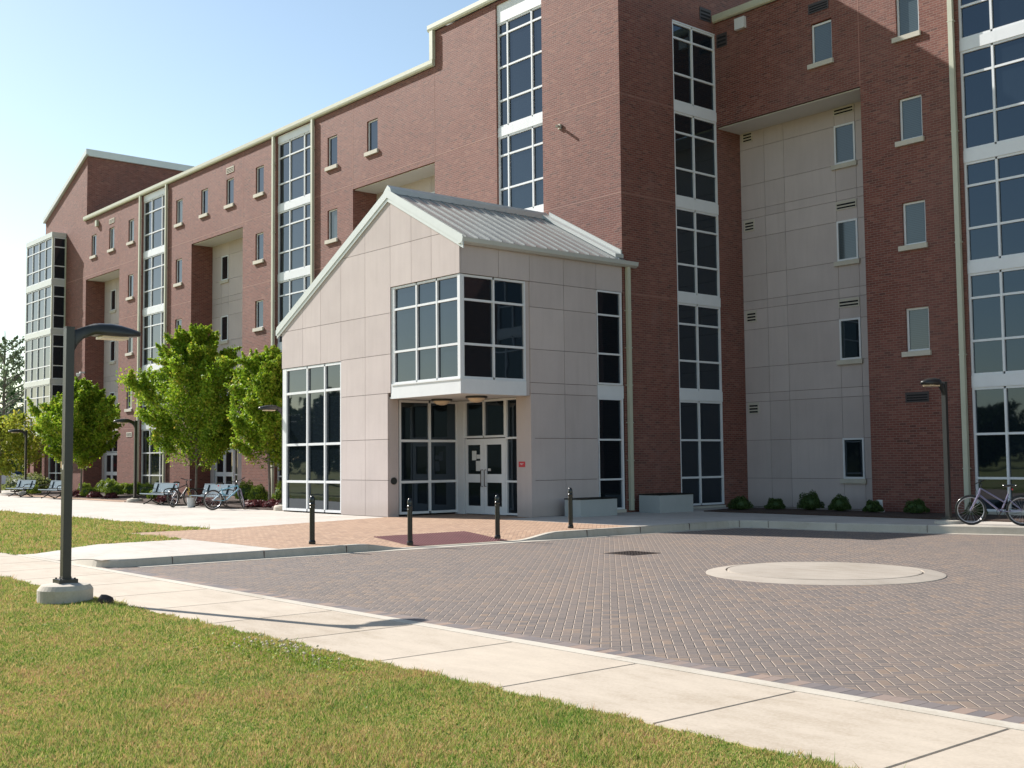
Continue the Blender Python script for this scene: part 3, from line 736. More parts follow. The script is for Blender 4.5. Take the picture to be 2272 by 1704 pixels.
for i in range(5):
    mb.box(SY[i]+.006+(TH if i == 0 else 0), SY[i+1]-.006, -TH, 0, 6.446, 7.24, mpS)
    if i in (2, 3):
        for k in range(7): mb.box(SY[i]+.006, SY[i+1]-.006, -TH, 0, SYZ[k]+.006, SYZ[k+1]-.006, mpS)
pw = mb.build('panel_wall', PRE, PAV)
b = MB(); K_ = TH-.004      # dark backing behind the joints
b.prism([(-33.07, 4.56), (-29.56, 4.56), (-29.56, .01), (-27.11, .01), (-27.11, 3.4), (-26.97, 3.4), (-26.97, 6.46), (XS-.02, 6.46), (XS-.02, 7.2), (PK, PZ-.08), (-33.07, 5.72)], -.2, -K_, mpG)
b.box(YG+.06, 24.45, -.2, -K_, 6.46, 7.22, mpS); b.box(20.85, 23.37, -.2, -K_, .01, 6.5, mpS)
b.build('panel_joint_backing', DARKJ, pw)
# core walls (left side, returns)
c = MB()
c.box(-33.09, -33.04, -(YL-YG)+.01, -.051, 0, 5.7, mpG)          # left side wall
c.box(-27.10, -27.09, -.36, -.051, .0, 3.3, mpG); c.box(-27.3, -27.091, -.36, -.345, 0, 3.3, mpG)
c.box(-26.955, -26.95, -.45, -.051, 3.3, 6.44, mpG)
c.box(-24.37, XS-.001, -2.56, -2.42, 0, 3.3, mpG)                  # beige return beside the doors
c.box(20.70, 20.829, -.3, -.04, 3.3, 6.44, mpS)
each(c, 'return_wall', PRE, PAV)
c = MB(); c.box(-27.08, XS-.06, -2.54, -.06, 3.30, 3.36, mpG); c.build('soffit', SOFF, PAV)
# ceiling above the glazed corner, dark core
c = MB(); c.box(-29.4, -27.6, -5.8, -.35, .02, 5.2, mpG); c.box(-32.9, -29.6, -5.8, -.9, .02, 4.5, mpG); c.box(-27.3, -24.6, -6.0, -3.1, .02, 6.3, mpG); c.box(-26.6, -24.3, -2.9, -.8, 3.4, 6.3, mpG)
c.box(20.9, 24.3, -.6, -.35, .0, 6.3, mpS); each(c, 'dark_core', DARK, PAV)
def pg(*a, **k):
    k.setdefault('name', 'glazed_window'); return glazing(PAV, *a, **k)
pg(mpG, -33.06, -29.555, .04, 4.53, (-31.54, -30.5), (.95, 2.10, 3.72), .10, .075, edge=(.24, .06))
s = MB(); s.box(-33.06, -33.0, -.9, -.101, .04, 4.53, mpG); s.build('window_side', WHITE, PAV)
mpC = fy(YG+.02); mpD = fx(XS-.02)
pg(mpC, -26.95, XS-.10, 3.69, 6.43, (-25.75, -24.82), (4.6, 5.79), .10, .06, edge=(.15, .05))
pg(mpD, YG+.12, 20.70, 3.69, 6.43, (19.58,), (4.6, 5.77), .10, .06, edge=(.05, .06))
s = MB(); s.box(XS-.119, XS-.0205, -.10, -.001, 3.69, 6.43, mpC); s.build('corner_post', WHITE, PAV)
s = MB(); s.box(-26.94, XS-.0, -.12, .0, 3.295, 3.685, fy(YG+.012)); s.box(YG+.135, 20.68, -.12, .0, 3.295, 3.685, mpS)
bb = each(s, 'spandrel_panel', WHITE, PAV)[0]
s = MB(); s.box(-26.9, XS+.01, -.05, .03, 3.66, 3.70, mpC); s.box(YG, 20.69, -.05, .03, 3.66, 3.70, mpD) if False else None; s.build('window_sill', WHITE, bb)
# tall window at the back end of the side wall
for b_, tr, t_ in ((.10, (.97, 2.11), 3.31), (3.70, (4.59, 5.72), 6.43)): pg(mpS, 23.39, 24.40, b_, t_, (), tr, .06, .05, edge=(.02, .07))
s = MB(); s.box(23.39, 24.46, -.10, -.01, 3.315, 3.695, mpS); s.build('spandrel_panel', WHITE, PAV)
s = MB(); s.box(23.36, 24.46, -.2, .03, .005, .095, mpS); s.build('window_sill', STONE, PAV)
# recessed entry: glazed side and door wall
mpE = fx(-27.2); mpF = fy(20.95)
pg(mpE, 18.84, 20.95, .05, 3.29, (19.92,), (.96, 2.13), .04, .07)
s = MB(); s.box(-27.25, -26.82, -.06, .05, .0, 3.29, mpF); s.build('corner_post', WHITE, PAV)
pg(mpF, -26.82, -24.96, 2.20, 3.29, (-25.93,), (), .05, .06)
pg(mpF, -24.955, -24.375, .03, 3.29, (), (.96, 2.17), .05, .055)
for l, r_ , hx in ((-26.80, -25.935, -26.0), (-25.925, -24.98, -25.84)):
    m = MB()
    for bx in ((l, l+.11, .02, 2.17), (r_-.17, r_, .02, 2.17), (l+.11, r_-.17, .02, .25), (l+.11, r_-.17, .92, 1.16), (l+.11, r_-.17, 2.0, 2.17)): m.box(bx[0], bx[1], -.03, .02, bx[2], bx[3], mpF)
    dr = m.build('door', WHITE, PAV)
    g_ = MB(); g_.box(l+.1, r_-.16, -.015, -.005, .24, 2.05, mpF); g_.build('pane', GLASS, dr)
    h = MB(); h.tube([(hx, 20.93, .81), (hx, 20.86, .81), (hx, 20.86, 1.28), (hx, 20.93, 1.28)], .012, 8); h.build('handle', IRON, dr)
    if hx < -25.9:
        h = MB(); h.box(-26.51, -26.31, -.004, -.002, 1.56, 1.83, mpF); h.box(-26.33, -26.12, -.003, -.001, 1.25, 1.54, mpF); h.box(-26.30, -26.13, -.0045, -.0025, 1.6, 1.72, mpF); h.build('paper_notice', SOFF, dr)
    else:
        h = MB(); h.box(-25.78, -25.66, -.004, -.002, 1.25, 1.32, mpF); h.build('paper_notice', SOFF, dr)
m = MB(); m.box(-24.28, -24.02, .0, .012, 1.36, 1.51, fy(20.83)); sg = m.build('wall_sign', REDS, PAV); sg['label'] = 'small red sign with white marks beside the doors'
m = MB()
random.seed(3)
for q in range(7): m.box(-24.225+q*.022, -24.210+q*.022, .0125, .0135, 1.44+random.uniform(-.006, .006), 1.462+random.uniform(-.006, .006), fy(20.83))
for q in range(3): m.box(-24.19+q*.024, -24.172+q*.024, .0125, .0135, 1.418, 1.432, fy(20.83))
m.build('sign_marks', SOFF, sg)
m = MB(); m.lathe([(.10, 0), (.10, .03), (.085, .03), (.085, .02), (0, .02)], 24)
m.v = [(-27.088+z, 18.60+x, 1.0+y) for x, y, z in m.v]; m.build('door_button', DARKMETAL, PAV)
# ceiling lamps under the soffit
for x, y in ((-26.35, 19.75), (-24.65, 19.65)):
    m = MB(); m.lathe([(.30, .0), (.30, -.05), (.27, -.06), (.27, -.02), (0.05, -.02)], 28, (x, y, 3.298))
    for k in range(2):
        an = k*math.pi/2; m.tube([(x+.28*math.cos(an+t), y+.28*math.sin(an+t), 3.25-z) for t, z in ((0, 0),)]+[(x+.28*math.cos(q)*math.cos(an), y+.28*math.cos(q)*math.sin(an), 3.25-.15*math.sin(q)) for q in [math.pi*j/10 for j in range(11)]], .013, 6)
    la = m.build('ceiling_lamp', DARKMETAL, PAV)
    m = MB(); m.lathe([(.255, -.045), (.22, -.10), (.15, -.15), (.07, -.175), (0, -.18)], 24, (x, y, 3.298)); m.build('lamp_bowl', LENS, la, smooth=True)
# roof
def ridge_pt(x, o=0): return PZ+.22-SL*abs(x-PK)+o
XL, XR = -33.36, -23.58
r = MB(); r.prism([(XL, ridge_pt(XL)), (PK, ridge_pt(PK)), (XR, ridge_pt(XR)), (XR, ridge_pt(XR)-.05), (PK, ridge_pt(PK)-.05), (XL, ridge_pt(XL)-.05)], -(YL-YG)+.02, .0345, mpG)
for sgn, xe in ((1, XR), (-1, XL)):
    y = YG+.1
    while y < YL-.25:
        p0 = (PK+sgn*.16, y, ridge_pt(PK+sgn*.16)); p1 = (xe, y, ridge_pt(xe)); hs_ = .035
        r.add([(p0[0], y-.012, p0[2]), (p0[0], y+.012, p0[2]), (p0[0], y+.012, p0[2]+hs_), (p0[0], y-.012, p0[2]+hs_), (p1[0], y-.012, p1[2]), (p1[0], y+.012, p1[2]), (p1[0], y+.012, p1[2]+hs_), (p1[0], y-.012, p1[2]+hs_)],
              [(0, 1, 2, 3), (4, 5, 6, 7), (0, 1, 5, 4), (1, 2, 6, 5), (2, 3, 7, 6), (3, 0, 4, 7)])
        y += .405
rf = r.build('roof', ROOFM, PAV)
r = MB(); r.prism([(PK-.2, ridge_pt(PK-.2)+.01), (PK, ridge_pt(PK)+.035), (PK+.2, ridge_pt(PK+.2)+.01), (PK+.13, ridge_pt(PK)+.07), (PK, ridge_pt(PK)+.17), (PK-.2, ridge_pt(PK-.2)+.10)], -(YL-YG)+.05, .03, mpG); r.build('ridge_cap', FASC, rf)
r = MB()
for sgn, xe in ((1, XR+.02), (-1, XL-.0)):
    a_, b_ = (PK, xe) if sgn > 0 else (xe, PK)
    r.prism([(a_, ridge_pt(a_)-.30), (b_, ridge_pt(b_)-.30), (b_, ridge_pt(b_)+.02), (a_, ridge_pt(a_)+.02)], .061 if 0 else .002, .035, mpG)
    r.prism([(a_, ridge_pt(a_)-.19), (b_, ridge_pt(b_)-.19), (b_, ridge_pt(b_)+.05), (a_, ridge_pt(a_)+.05)], .0352, .055, mpG)
r.build('rake_fascia', FASC, rf)
r = MB(); prof = [(0.01, 7.20), (.12, 7.20), (.20, 7.25), (.22, 7.36), (.20, 7.36), (.18, 7.28), (.02, 7.26)]
n_ = len(prof); r.add([(XS+d_, yy, z) for yy in (YG-.06, 24.95) for d_, z in prof], [tuple(range(n_)), tuple(range(n_, 2*n_))]+[(i, (i+1) % n_, n_+(i+1) % n_, n_+i) for i in range(n_)])
r.build('gutter', FASC, PAV, normals=True)
r = MB(); r.box(-33.45, -33.30, -(YL-YG)+.02, .03, ridge_pt(XL)-.2, ridge_pt(XL)-.02, mpG); r.build('gutter', FASC, PAV)
r = MB()
r.prism([(PK+.15, ridge_pt(PK+.15)+.02), (XS+.06, ridge_pt(XS+.06)+.02), (XS+.06, ridge_pt(XS+.06)+.13), (PK+.15, ridge_pt(PK+.15)+.13)], -(YL-YG)+.005, -(YL-YG)+.34, mpG)
r.prism([(PK+.15, ridge_pt(PK+.15)+.13), (XS, ridge_pt(XS)+.13), (XS, ridge_pt(XS)+.24), (PK+.15, ridge_pt(PK+.15)+.24)], -(YL-YG)+.003, -(YL-YG)+.06, mpG)
r.build('flashing', FASC, PAV)
d = MB(); d.box(24.56, 24.69, .03, .13, .06, 7.2, mpS)
for z in (.35, 1.5, 2.6, 3.7, 4.8, 5.9): d.box(24.53, 24.72, .0, .1315, z, z+.025, mpS)
d.build('downspout', CREAM, PAV)

# ---------------------------------------------------------------- street furniture
def lamp_proto():
    o = thing('street_lamp', '', 'street lamp')
    m = MB(); m.lathe([(.325, -.12), (.325, .135), (.285, .19), (.12, .215), (0, .215)], 36); m.build('concrete_base', KERBM, o)
    m = MB(); m.box(-.115, .115, -.115, .115, .21, .258)
    for sx in (-.085, .085):
        for sy in (-.085, .085): m.lathe([(.012, 0), (.012, .018), (0, .02)], 6, (sx, sy, .256))
    m.build('base_plate', DARKMETAL, o)
    m = MB(); m.box(-.051, .051, -.051, .051, .255, 3.36); m.box(-.055, .055, -.055, .055, 3.36, 3.375); m.box(-.056, .056, -.056, .056, .258, .285); m.build('pole', DARKMETAL, o)
    # arm and shoebox head sweeping out along +Y
    secs = [(.045, .035, 3.335, 3.05), (.10, .035, 3.355, 3.16), (.17, .04, 3.385, 3.235), (.25, .05, 3.415, 3.27), (.29, .115, 3.43, 3.29), (.36, .15, 3.44, 3.285), (.50, .17, 3.445, 3.28), (.64, .165, 3.43, 3.28), (.78, .13, 3.40, 3.29), (.88, .085, 3.375, 3.30), (.915, .03, 3.35, 3.325)]
    m = MB(); n = 12; k = 0
    for y, hw, zt, zb in secs:
        zm = zb+(zt-zb)*.28
        ring = [(-hw, zm), (-hw*.96, zb+.006), (-hw*.8, zb), (hw*.8, zb), (hw*.96, zb+.006), (hw, zm), (hw*.93, zm+(zt-zm)*.5), (hw*.72, zm+(zt-zm)*.82), (hw*.3, zt), (-hw*.3, zt), (-hw*.72, zm+(zt-zm)*.82), (-hw*.93, zm+(zt-zm)*.5)]
        m.v += [(x, y, z) for x, z in ring]
        if k: m.f += [((k-1)*n+j, (k-1)*n+(j+1) % n, k*n+(j+1) % n, k*n+j) for j in range(n)]; m.mi += [0]*n
        k += 1
    m.f += [tuple(range(n)), tuple(range((k-1)*n, k*n))]; m.mi += [0, 0]
    h = m.build('lamp_head', DARKMETAL, o, smooth=True)
    m = MB(); m.box(-.115, .115, .38, .72, 3.25, 3.282); m.build('lens', LENS, h)
    m = MB(); m.box(-.022, .022, -.0545, -.051, 1.60, 1.66); m.build('inspection_plate', STONE, o)
    return o
LG = 'street lamps with curved arms on round concrete bases'
L0 = lamp_proto(); L0['group'] = LG
L0.location = (-14.56, 5.12, -.11); L0['label'] = 'big dark street lamp in the foreground lawn beside the front sidewalk'
again(L0, (-46.2, 19.0, -.05), math.pi, 'dark street lamp beside the left end of the bench with the yellow bicycle')
again(L0, (-33.75, 18.86, -.03), math.pi, 'dark street lamp tucked against the left corner of the beige pavilion')
again(L0, (-63.0, 20.0, -.02), math.pi, 'distant dark street lamp behind the leftmost bench')
again(L0, (-13.95, 24.92, -.12), math.pi, 'street lamp on the right pavement beside the silver bicycle')

def bollard_proto():
    o = thing('bollard', '', 'bollard')
    m = MB(); m.lathe([(.066, 0), (.066, .05), (.058, .065), (.051, .08), (.049, .68), (.053, .685), (.053, .70), (.049, .705), (.049, .73), (.057, .74), (.057, .76), (.049, .77)], 20); m.build('post', BLACKM, o, smooth=False)
    m = MB(); m.lathe([(.049, .77), (.051, .80), (.050, .86), (.042, .89), (.025, .912), (0, .92)], 20); m.torus((0, 0, .80), .052, .005); m.build('cap', BLACKM, o, smooth=True)
    return o
BG = 'black bollards along the road edge of the paver apron'
b0 = bollard_proto(); b0['group'] = BG
b0.location = (-19.35, 11.42, .0); b0['label'] = 'black bollard furthest left, in front of the tall left window of the pavilion'
again(b0, (-18.98, 13.42, -.10), 0, 'black bollard at the left corner of the dark red tactile plate')
again(b0, (-18.92, 15.62, -.09), 0, 'black bollard at the right corner of the dark red tactile plate, before the doors')
again(b0, (-19.3, 18.08, .0), 0, 'black bollard furthest right, in front of the concrete planter')

def planter(x0, x1, y0, y1, h, label):
    o = thing('planter', label, 'planter', ((x0+x1)/2, (y0+y1)/2, 0), 0, 'grey concrete planters against the hall')
    a, b = (x1-x0)/2, (y1-y0)/2; m = MB(); t = .07
    for q in ((-a, a, -b, -b+t), (-a, a, b-t, b), (-a, -a+t, -b+t, b-t), (a-t, a, -b+t, b-t)): m.box(*q, .0, h)
    m.build('box', simple_planter, o); m = MB(); m.box(-a+t, a-t, -b+t, b-t, .02, h-.05); m.build('soil', MULCH, o)
    m = MB(); m.box(-a-.01, a+.01, -b-.01, -b+t+.01, h, h+.035); m.box(-a-.01, a+.01, b-t-.01, b+.01, h, h+.035); m.box(-a-.01, -a+t, -b+t+.011, b-t-.011, h, h+.035); m.box(a-t, a+.01, -b+t+.011, b-t-.011, h, h+.035); m.build('rim', BLACKM, o)
simple_planter = simple('planter_paint', (.40, .42, .41), .6, var=.06)
planter(-23.45, -22.82, 21.75, 23.15, .46, 'grey planter box against the beige pavilion wall, left of the downspout')
planter(-23.5, -22.7, 24.75, 26.2, .50, 'grey planter box against the brick wall, right of the downspout')

def bench_proto():
    o = thing('park_bench', '', 'bench'); Lh = 1.2
    m = MB(); m.box(-Lh, Lh, -.44, -.02, .405, .425); m.tube([(-Lh, -.44, .41), (Lh, -.44, .41)], .022, 8); m.tube([(-Lh, -.0, .425), (Lh, -.0, .425)], .018, 8)
    for i in range(40): m.box(-Lh+.06+i*.059, -Lh+.075+i*.059, -.42, -.04, .425, .428)
    m.build('seat', BENCHM, o)
    m = MB(); bp = lambda a, d, z: (a, .06+(z-.5)*.30-d, z)
    m.box(-Lh, Lh, -.01, .01, .48, .80, bp); m.tube([bp(-Lh, 0, .80), bp(Lh, 0, .80)], .02, 8); m.tube([bp(-Lh, 0, .48), bp(Lh, 0, .48)], .014, 8); m.build('backrest', BENCHM, o)
    for s_ in (-1, 1):
        x = s_*(Lh-.02)
        m = MB(); m.tube([(x, .10, .62), (x, -.05, .64), (x, -.28, .63), (x, -.40, .60), (x, -.44, .52), (x, -.42, .41)], .02, 8); m.build('armrest', BLACKM, o)
        x = s_*.78
        m = MB(); m.tube([(x, .12, .78), (x, .0, .42), (x, -.10, .24), (x, -.18, .16), (x, -.32, .08), (x, -.46, .03)], .024, 8); m.tube([(x, -.16, .34), (x, -.16, .18), (x, .0, .08), (x, .16, .03)], .024, 8); m.tube([(x, -.42, .39), (x, -.02, .39)], .02, 8); m.build('leg', BLACKM, o)
    return o
BN = 'blue grey metal benches facing the plaza'
n0 = bench_proto(); n0['group'] = BN; n0.location = (-42.2, 18.45, .0); n0.rotation_euler[2] = R(-2); n0['label'] = 'blue grey bench behind the yellow bicycle'
again(n0, (-37.8, 18.45, 0), R(-1), 'blue grey bench behind the blue bicycle, nearest the pavilion')
again(n0, (-58.8, 18.6, 0), R(2), 'blue grey bench at the far left end of the plaza')
again(n0, (-54.1, 18.6, 0), R(1), 'blue grey bench partly hidden by the foreground lamp pole')

def steered(m, ang):
    if ang:
        a = Vector((.84, 0, .82)); M_ = Matrix.Translation(a) @ Matrix.Rotation(ang, 4, (Vector((.84, 0, .82))-Vector((.88, 0, .68))).normalized()) @ Matrix.Translation(-a)
        m.v = [tuple(M_ @ Vector(v)) for v in m.v]
    return m
def wheel(parent, x, tyre_r, rimm, name='wheel', st=0.0):
    m = MB(); m.torus((x, 0, tyre_r), tyre_r-.024, .026, n=40, m=8); w_ = steered(m, st).build(name, BLACKM, parent, smooth=True)
    m = MB(); m.torus((x, 0, tyre_r), tyre_r-.055, .013, n=40, m=6); steered(m, st).build('rim', rimm, w_, smooth=True)
    m = MB(); m.tube([(x, -.045, tyre_r), (x, .045, tyre_r)], .022, 8)
    for k in range(20):
        a = k*math.pi/10; sy = .03 if k % 2 else -.03
        m.tube([(x, sy, tyre_r), (x+(tyre_r-.06)*math.cos(a), 0, tyre_r+(tyre_r-.06)*math.sin(a))], .0022, 3, cap=False)
    steered(m, st).build('spokes', simple_spoke, w_); return w_
simple_spoke = simple('spoke_steel', (.45, .45, .47), .35, .8)
def bike(label, loc, rz, fm, fm2, step=False, shock=False, lean=0.0, saddlem=None, steer=0.0):
    o = thing('bicycle', label, 'bicycle', loc, rz, 'bicycles left standing around the hall'); o.rotation_euler[0] = lean
    r = .335; rimm = simple_spoke; wheel(o, 0, r, rimm); wheel(o, 1.06, r, rimm, st=steer)
    bb = (.43, 0, .30); st = (.27, 0, .72 if not step else .70); ht = (.84, 0, .82); hb = (.88, 0, .68)
    m = MB(); m.tube([bb, st], .017, 8); m.tube([hb, bb], .021, 8)
    m.tube([ht, (.33, 0, .50)] if step else [(.85, 0, .79), (.29, 0, .66)], .017, 8)
    for sy in (-.05, .05): m.tube([bb, (.2, sy*.9, .32), (0, sy, r)], .010, 6); m.tube([(.29, 0, .63), (.2, sy*.8, .52), (0, sy, r)], .009, 6)
    m.tube([hb, ht], .023, 8)
    if shock: m.tube([(.30, 0, .56), (.45, 0, .47)], .028, 8)
    m.build('frame', fm, o)
    m = MB(); m.tube([(.88, -.055, .67), (.88, .055, .67)], .022, 8)
    for sy in (-.055, .055): m.tube([(.885, sy, .68), (.97, sy, .50)], .021, 8); m.tube([(.965, sy, .51), (1.06, sy, r)], .015, 8)
    steered(m, steer).build('fork', fm2, o)
    m = MB(); m.tube([ht, (.81, 0, .91), (.87, 0, .955)], .015, 8); m.tube([(.80, -.30, .99), (.86, -.16, .96), (.87, 0, .955), (.86, .16, .96), (.80, .30, .99)], .012, 8)
    for sy in (-1, 1): m.tube([(.80, sy*.30, .99), (.835, sy*.20, .972)], .018, 8); m.tube([(.87, sy*.17, .955), (.94, sy*.22, .91)], .006, 5); m.tube([(.9, sy*.12, .95), (.97, sy*.03, .88), (.91, 0, .70)], .003, 4)
    steered(m, steer).build('handlebar', BLACKM, o)
    m = MB(); m.tube([st, (.235, 0, .86)], .013, 8); m.build('seat_post', simple_spoke, o)
    m = MB()
    pts = [(.10, .075, .875), (.16, .075, .89), (.24, .045, .885), (.34, .022, .88), (.38, .015, .872)]
    for i, (x, hw, z) in enumerate(pts):
        m.v += [(x, -hw, z-.015), (x, -hw*.7, z+.02), (x, hw*.7, z+.02), (x, hw, z-.015), (x, 0, z-.035)]
        if i: m.f += [((i-1)*5+j, (i-1)*5+(j+1) % 5, i*5+(j+1) % 5, i*5+j) for j in range(5)]; m.mi += [0]*5
    m.f += [(0, 1, 2, 3, 4), (20, 21, 22, 23, 24)]; m.mi += [0, 0]; m.build('saddle', saddlem or BLACKM, o, smooth=True)
    m = MB(); m.torus((.43, .045, .30), .085, .006, n=24, m=5); m.tube([(.43, -.07, .30), (.43, .07, .30)], .02, 8); m.tube([(.43, .06, .30), (.50, .06, .15)], .010, 6); m.tube([(.43, -.06, .30), (.36, -.06, .45)], .010, 6)
    m.box(.46, .54, .06, .14, .14, .165); m.box(.32, .40, -.14, -.06, .44, .465)
    m.tube([(.43, .045, .385), (0, .045, r+.035)], .004, 4); m.tube([(.43, .045, .215), (.02, .045, r-.045), (0.0, .045, r-.12)], .004, 4); m.build('crank', IRON, o)
    m = MB(); m.box(-.02, .02, -.02, .02, .66, .70) if False else m.tube([(.20, 0, .80), (.17, 0, .80)], .022, 8); m.build('reflector', REDS, o)
    return o
YEL = simple('yellow_bike_paint', (.55, .42, .03), .35); BLU = simple('blue_bike_paint', (.16, .38, .50), .35); SIL = simple('silver_bike_paint', (.24, .22, .32), .3, .4); BLK = simple('black_bike_paint', (.04, .04, .045), .4)
bike('black and yellow bicycle parked in front of the left bench of the nearest pair', (-39.45, 17.62, 0), math.atan2(.85, -.53), BLK, YEL, shock=True, lean=0, steer=R(-18), saddlem=BLACKM)
bike('light blue bicycle parked in front of the bench nearest the pavilion', (-35.85, 17.40, 0), math.atan2(1.0, .10), BLU, SIL, shock=True, steer=R(60))
bike('silver step through bicycle on the right pavement before the glazed bay', (-12.32, 25.12, 0), math.atan2(-.37, -.93), SIL, SIL, step=True)
# white bucket and far small things
m = MB(); m.lathe([(.13, 0), (.15, .32), (.158, .32), (.158, .34), (.145, .34), (.125, .02), (0, .02)], 24)
tag(m.build('bucket', simple('white_bucket', (.6, .6, .58), .5)), 'white plastic bucket on the ground between the two bicycles', 'bucket').location = (-38.9, 18.05, 0)
m = MB(); m.box(-.11, .11, -.08, .08, 0, .06); m.box(-.09, .09, -.02, .02, .06, .34); m.lathe([(.03, 0), (.03, .05), (0, .06)], 10, (0, .05, .2))
wf = m.build('irrigation_box', SOFF); tag(wf, 'small white utility fixture standing in the right planting bed', 'utility box'); wf.location = (-17.95, 28.45, .02)
# dark rock at the lamp base
m = MB(); bm = bmesh.new(); bmesh.ops.create_icosphere(bm, subdivisions=2, radius=.11)
for v in bm.verts: v.co = Vector((v.co.x*1.2, v.co.y*.8, v.co.z*.7+.04))*random.uniform(.9, 1.1)
me = bpy.data.meshes.new('rock'); bm.to_mesh(me); bm.free(); me.materials.append(IRON); rk = bpy.data.objects.new('rock', me); COL.objects.link(rk); rk.location = (-13.85, 5.35, -.12)
tag(rk, 'small dark rock lying in the grass beside the foreground lamp base', 'rock')

# ---------------------------------------------------------------- plants
def np_mesh(name, verts, faces_n, mats, parent=None, mi=None, smooth=False):
    """verts (n*k,3) grouped in polygons of k corners"""
    me = bpy.data.meshes.new(name); nv = len(verts); nf = nv//faces_n
    me.vertices.add(nv); me.vertices.foreach_set('co', verts.astype(np.float32).ravel())
    me.loops.add(nv); me.loops.foreach_set('vertex_index', np.arange(nv, dtype=np.int32))
    me.polygons.add(nf); me.polygons.foreach_set('loop_start', np.arange(nf, dtype=np.int32)*faces_n)
    try: me.polygons.foreach_set('loop_total', np.full(nf, faces_n, dtype=np.int32))
    except Exception: pass
    for m_ in mats: me.materials.append(m_)
    me.update(calc_edges=True); me.validate()
    o = bpy.data.objects.new(name, me); COL.objects.link(o)
    if parent: o.parent = parent
    return o
def leaves(rng, centres, size, aspect=.6):
    n = len(centres); a = rng.normal(size=(n, 3)); a /= np.linalg.norm(a, axis=1)[:, None]
    b = rng.normal(size=(n, 3)); b -= a*(a*b).sum(1)[:, None]; b /= np.linalg.norm(b, axis=1)[:, None]
    s = (size*rng.uniform(.6, 1.25, n))[:, None]
    v = np.stack([centres-a*s, centres+b*s*aspect, centres+a*s, centres-b*s*aspect], 1)
    return v.reshape(-1, 3)
def tree(name, label, loc, h, trunk_h, width, n_leaf, leaf, seed, lmat, group=None, spread=.9, up=1.3, limbs=26, trunk_r=.06, clump=.26, base_w=.55, peak=.35, plumes=0):
    rng = np.random.default_rng(seed); o = thing(name, label, 'tree', loc, 0, group)
    m = MB(); pts = []; x = y = 0
    for k in range(9):
        z = h*.92*k/8; pts.append((x, y, z)); x += rng.normal()*.02*h/8; y += rng.normal()*.02*h/8
    m.tube(pts, [trunk_r*(1-.85*k/8) for k in range(9)], 8)
    cs = []
    for i in range(limbs):
        t = (i+.5)/limbs; z0 = trunk_h*.85+(h*.86-trunk_h*.85)*t**.9
        prof = (base_w+(1-base_w)*min(1, t/peak)) if t < peak else (1-(t-peak)/(1-peak))**(1.05 if plumes else .75)*1.0+.07
        L = width/2*prof*rng.uniform(.72, 1.18)*1.1; an = i*2.399+rng.normal()*.3
        d = np.array([math.cos(an), math.sin(an), 0]); tip = np.array([0, 0, z0])+d*L+np.array([0, 0, L*up*rng.uniform(.6, 1.1)*(.55+.5*t)])
        tip[2] = min(tip[2], h*1.0)
        mid = np.array([0, 0, z0])*.45+tip*.55+d*L*.08-np.array([0, 0, .04*L])
        m.tube([(0, 0, z0), tuple(mid), tuple(tip)], [trunk_r*.42*(1-.5*t), trunk_r*.25, trunk_r*.08], 5)
        nn = int(n_leaf/limbs*(.5+.9*prof)); s_ = rng.uniform(.12, 1.04, nn)**.8; s_ = np.clip(s_, .1, 1.05)
        P_ = np.array([0, 0, z0])[None]*(1-s_)[:, None]**2+2*mid[None]*(s_*(1-s_))[:, None]+tip[None]*(s_**2)[:, None]
        rad = clump*(1.15-.75*s_)*L
        # sub clusters along the limb give lumpy outlines
        kk = rng.integers(0, 9, nn); coff = rng.normal(size=(9, 3))*.75
        off = coff[kk]*rad[:, None]*.8+rng.normal(size=(nn, 3))*rad[:, None]*.42
        cs.append(P_+off)
        for q in range(plumes):
            f = rng.uniform(.35, .98); b0 = np.array([0, 0, z0])*(1-f)**2+2*mid*f*(1-f)+tip*f*f
            dv = rng.normal(size=3)*.55+d*.6+np.array([0, 0, .9]); dv /= np.linalg.norm(dv); ln = rng.uniform(.35, .8)*(.5+.5*prof); tt = rng.uniform(0, 1.1, int(nn*.3))
            cs.append(b0+dv*ln*tt[:, None]+rng.normal(size=(len(tt), 3))*(.085*(1.25-tt))[:, None])
    if plumes:
        k_ = int(n_leaf*.35); u = rng.normal(size=(k_, 3)); u /= np.linalg.norm(u, axis=1)[:, None]; u *= rng.random(k_)[:, None]**.4; cs.append(u*np.array([width*.27, width*.27, (h-trunk_h)*.33])+np.array([0, 0, trunk_h+(h-trunk_h)*.42]))
    m.build('trunk', BARK, o)
    c = np.concatenate(cs); c = c[c[:, 2] > trunk_h*.82]
    np_mesh('crown', leaves(rng, c, leaf), 4, [lmat], o); return o
MG = 'young maples in the planting bed'
tree('maple_tree', 'bright green young maple with reddish tips between the two pairs of benches', (-44.85, 21.0, 0), 8.0, 1.5, 4.6, 27000, .062, 11, LEAF1, MG, trunk_r=.055, limbs=54, up=.95, clump=.17, plumes=7, base_w=.62, peak=.28)
tree('maple_tree', 'young maple with its right half hidden by the beige pavilion', (-38.45, 20.9, 0), 6.3, 1.5, 3.3, 18000, .06, 23, LEAF1, MG, limbs=44, up=.95, clump=.18, plumes=7, base_w=.6, peak=.4)
tree('maple_tree', 'smaller young maple behind the foreground lamp pole', (-56.65, 20.6, 0), 6.2, 1.55, 4.0, 20000, .07, 35, LEAF1, MG, limbs=44, up=.9, clump=.17, plumes=7, base_w=.7, peak=.3)
tree('maple_tree', 'yellow green maple cut by the left edge of the picture', (-68.2, 20.3, 0), 4.7, 1.2, 4.4, 9000, .10, 41, leaf_mat('yellow_green_leaves', [(.25, (.18, .24, .02)), (.6, (.38, .42, .05)), (.85, (.55, .45, .07))]), MG, limbs=24, up=.7, clump=.26)
FG = 'tall loose trees beyond the far end of the hall'
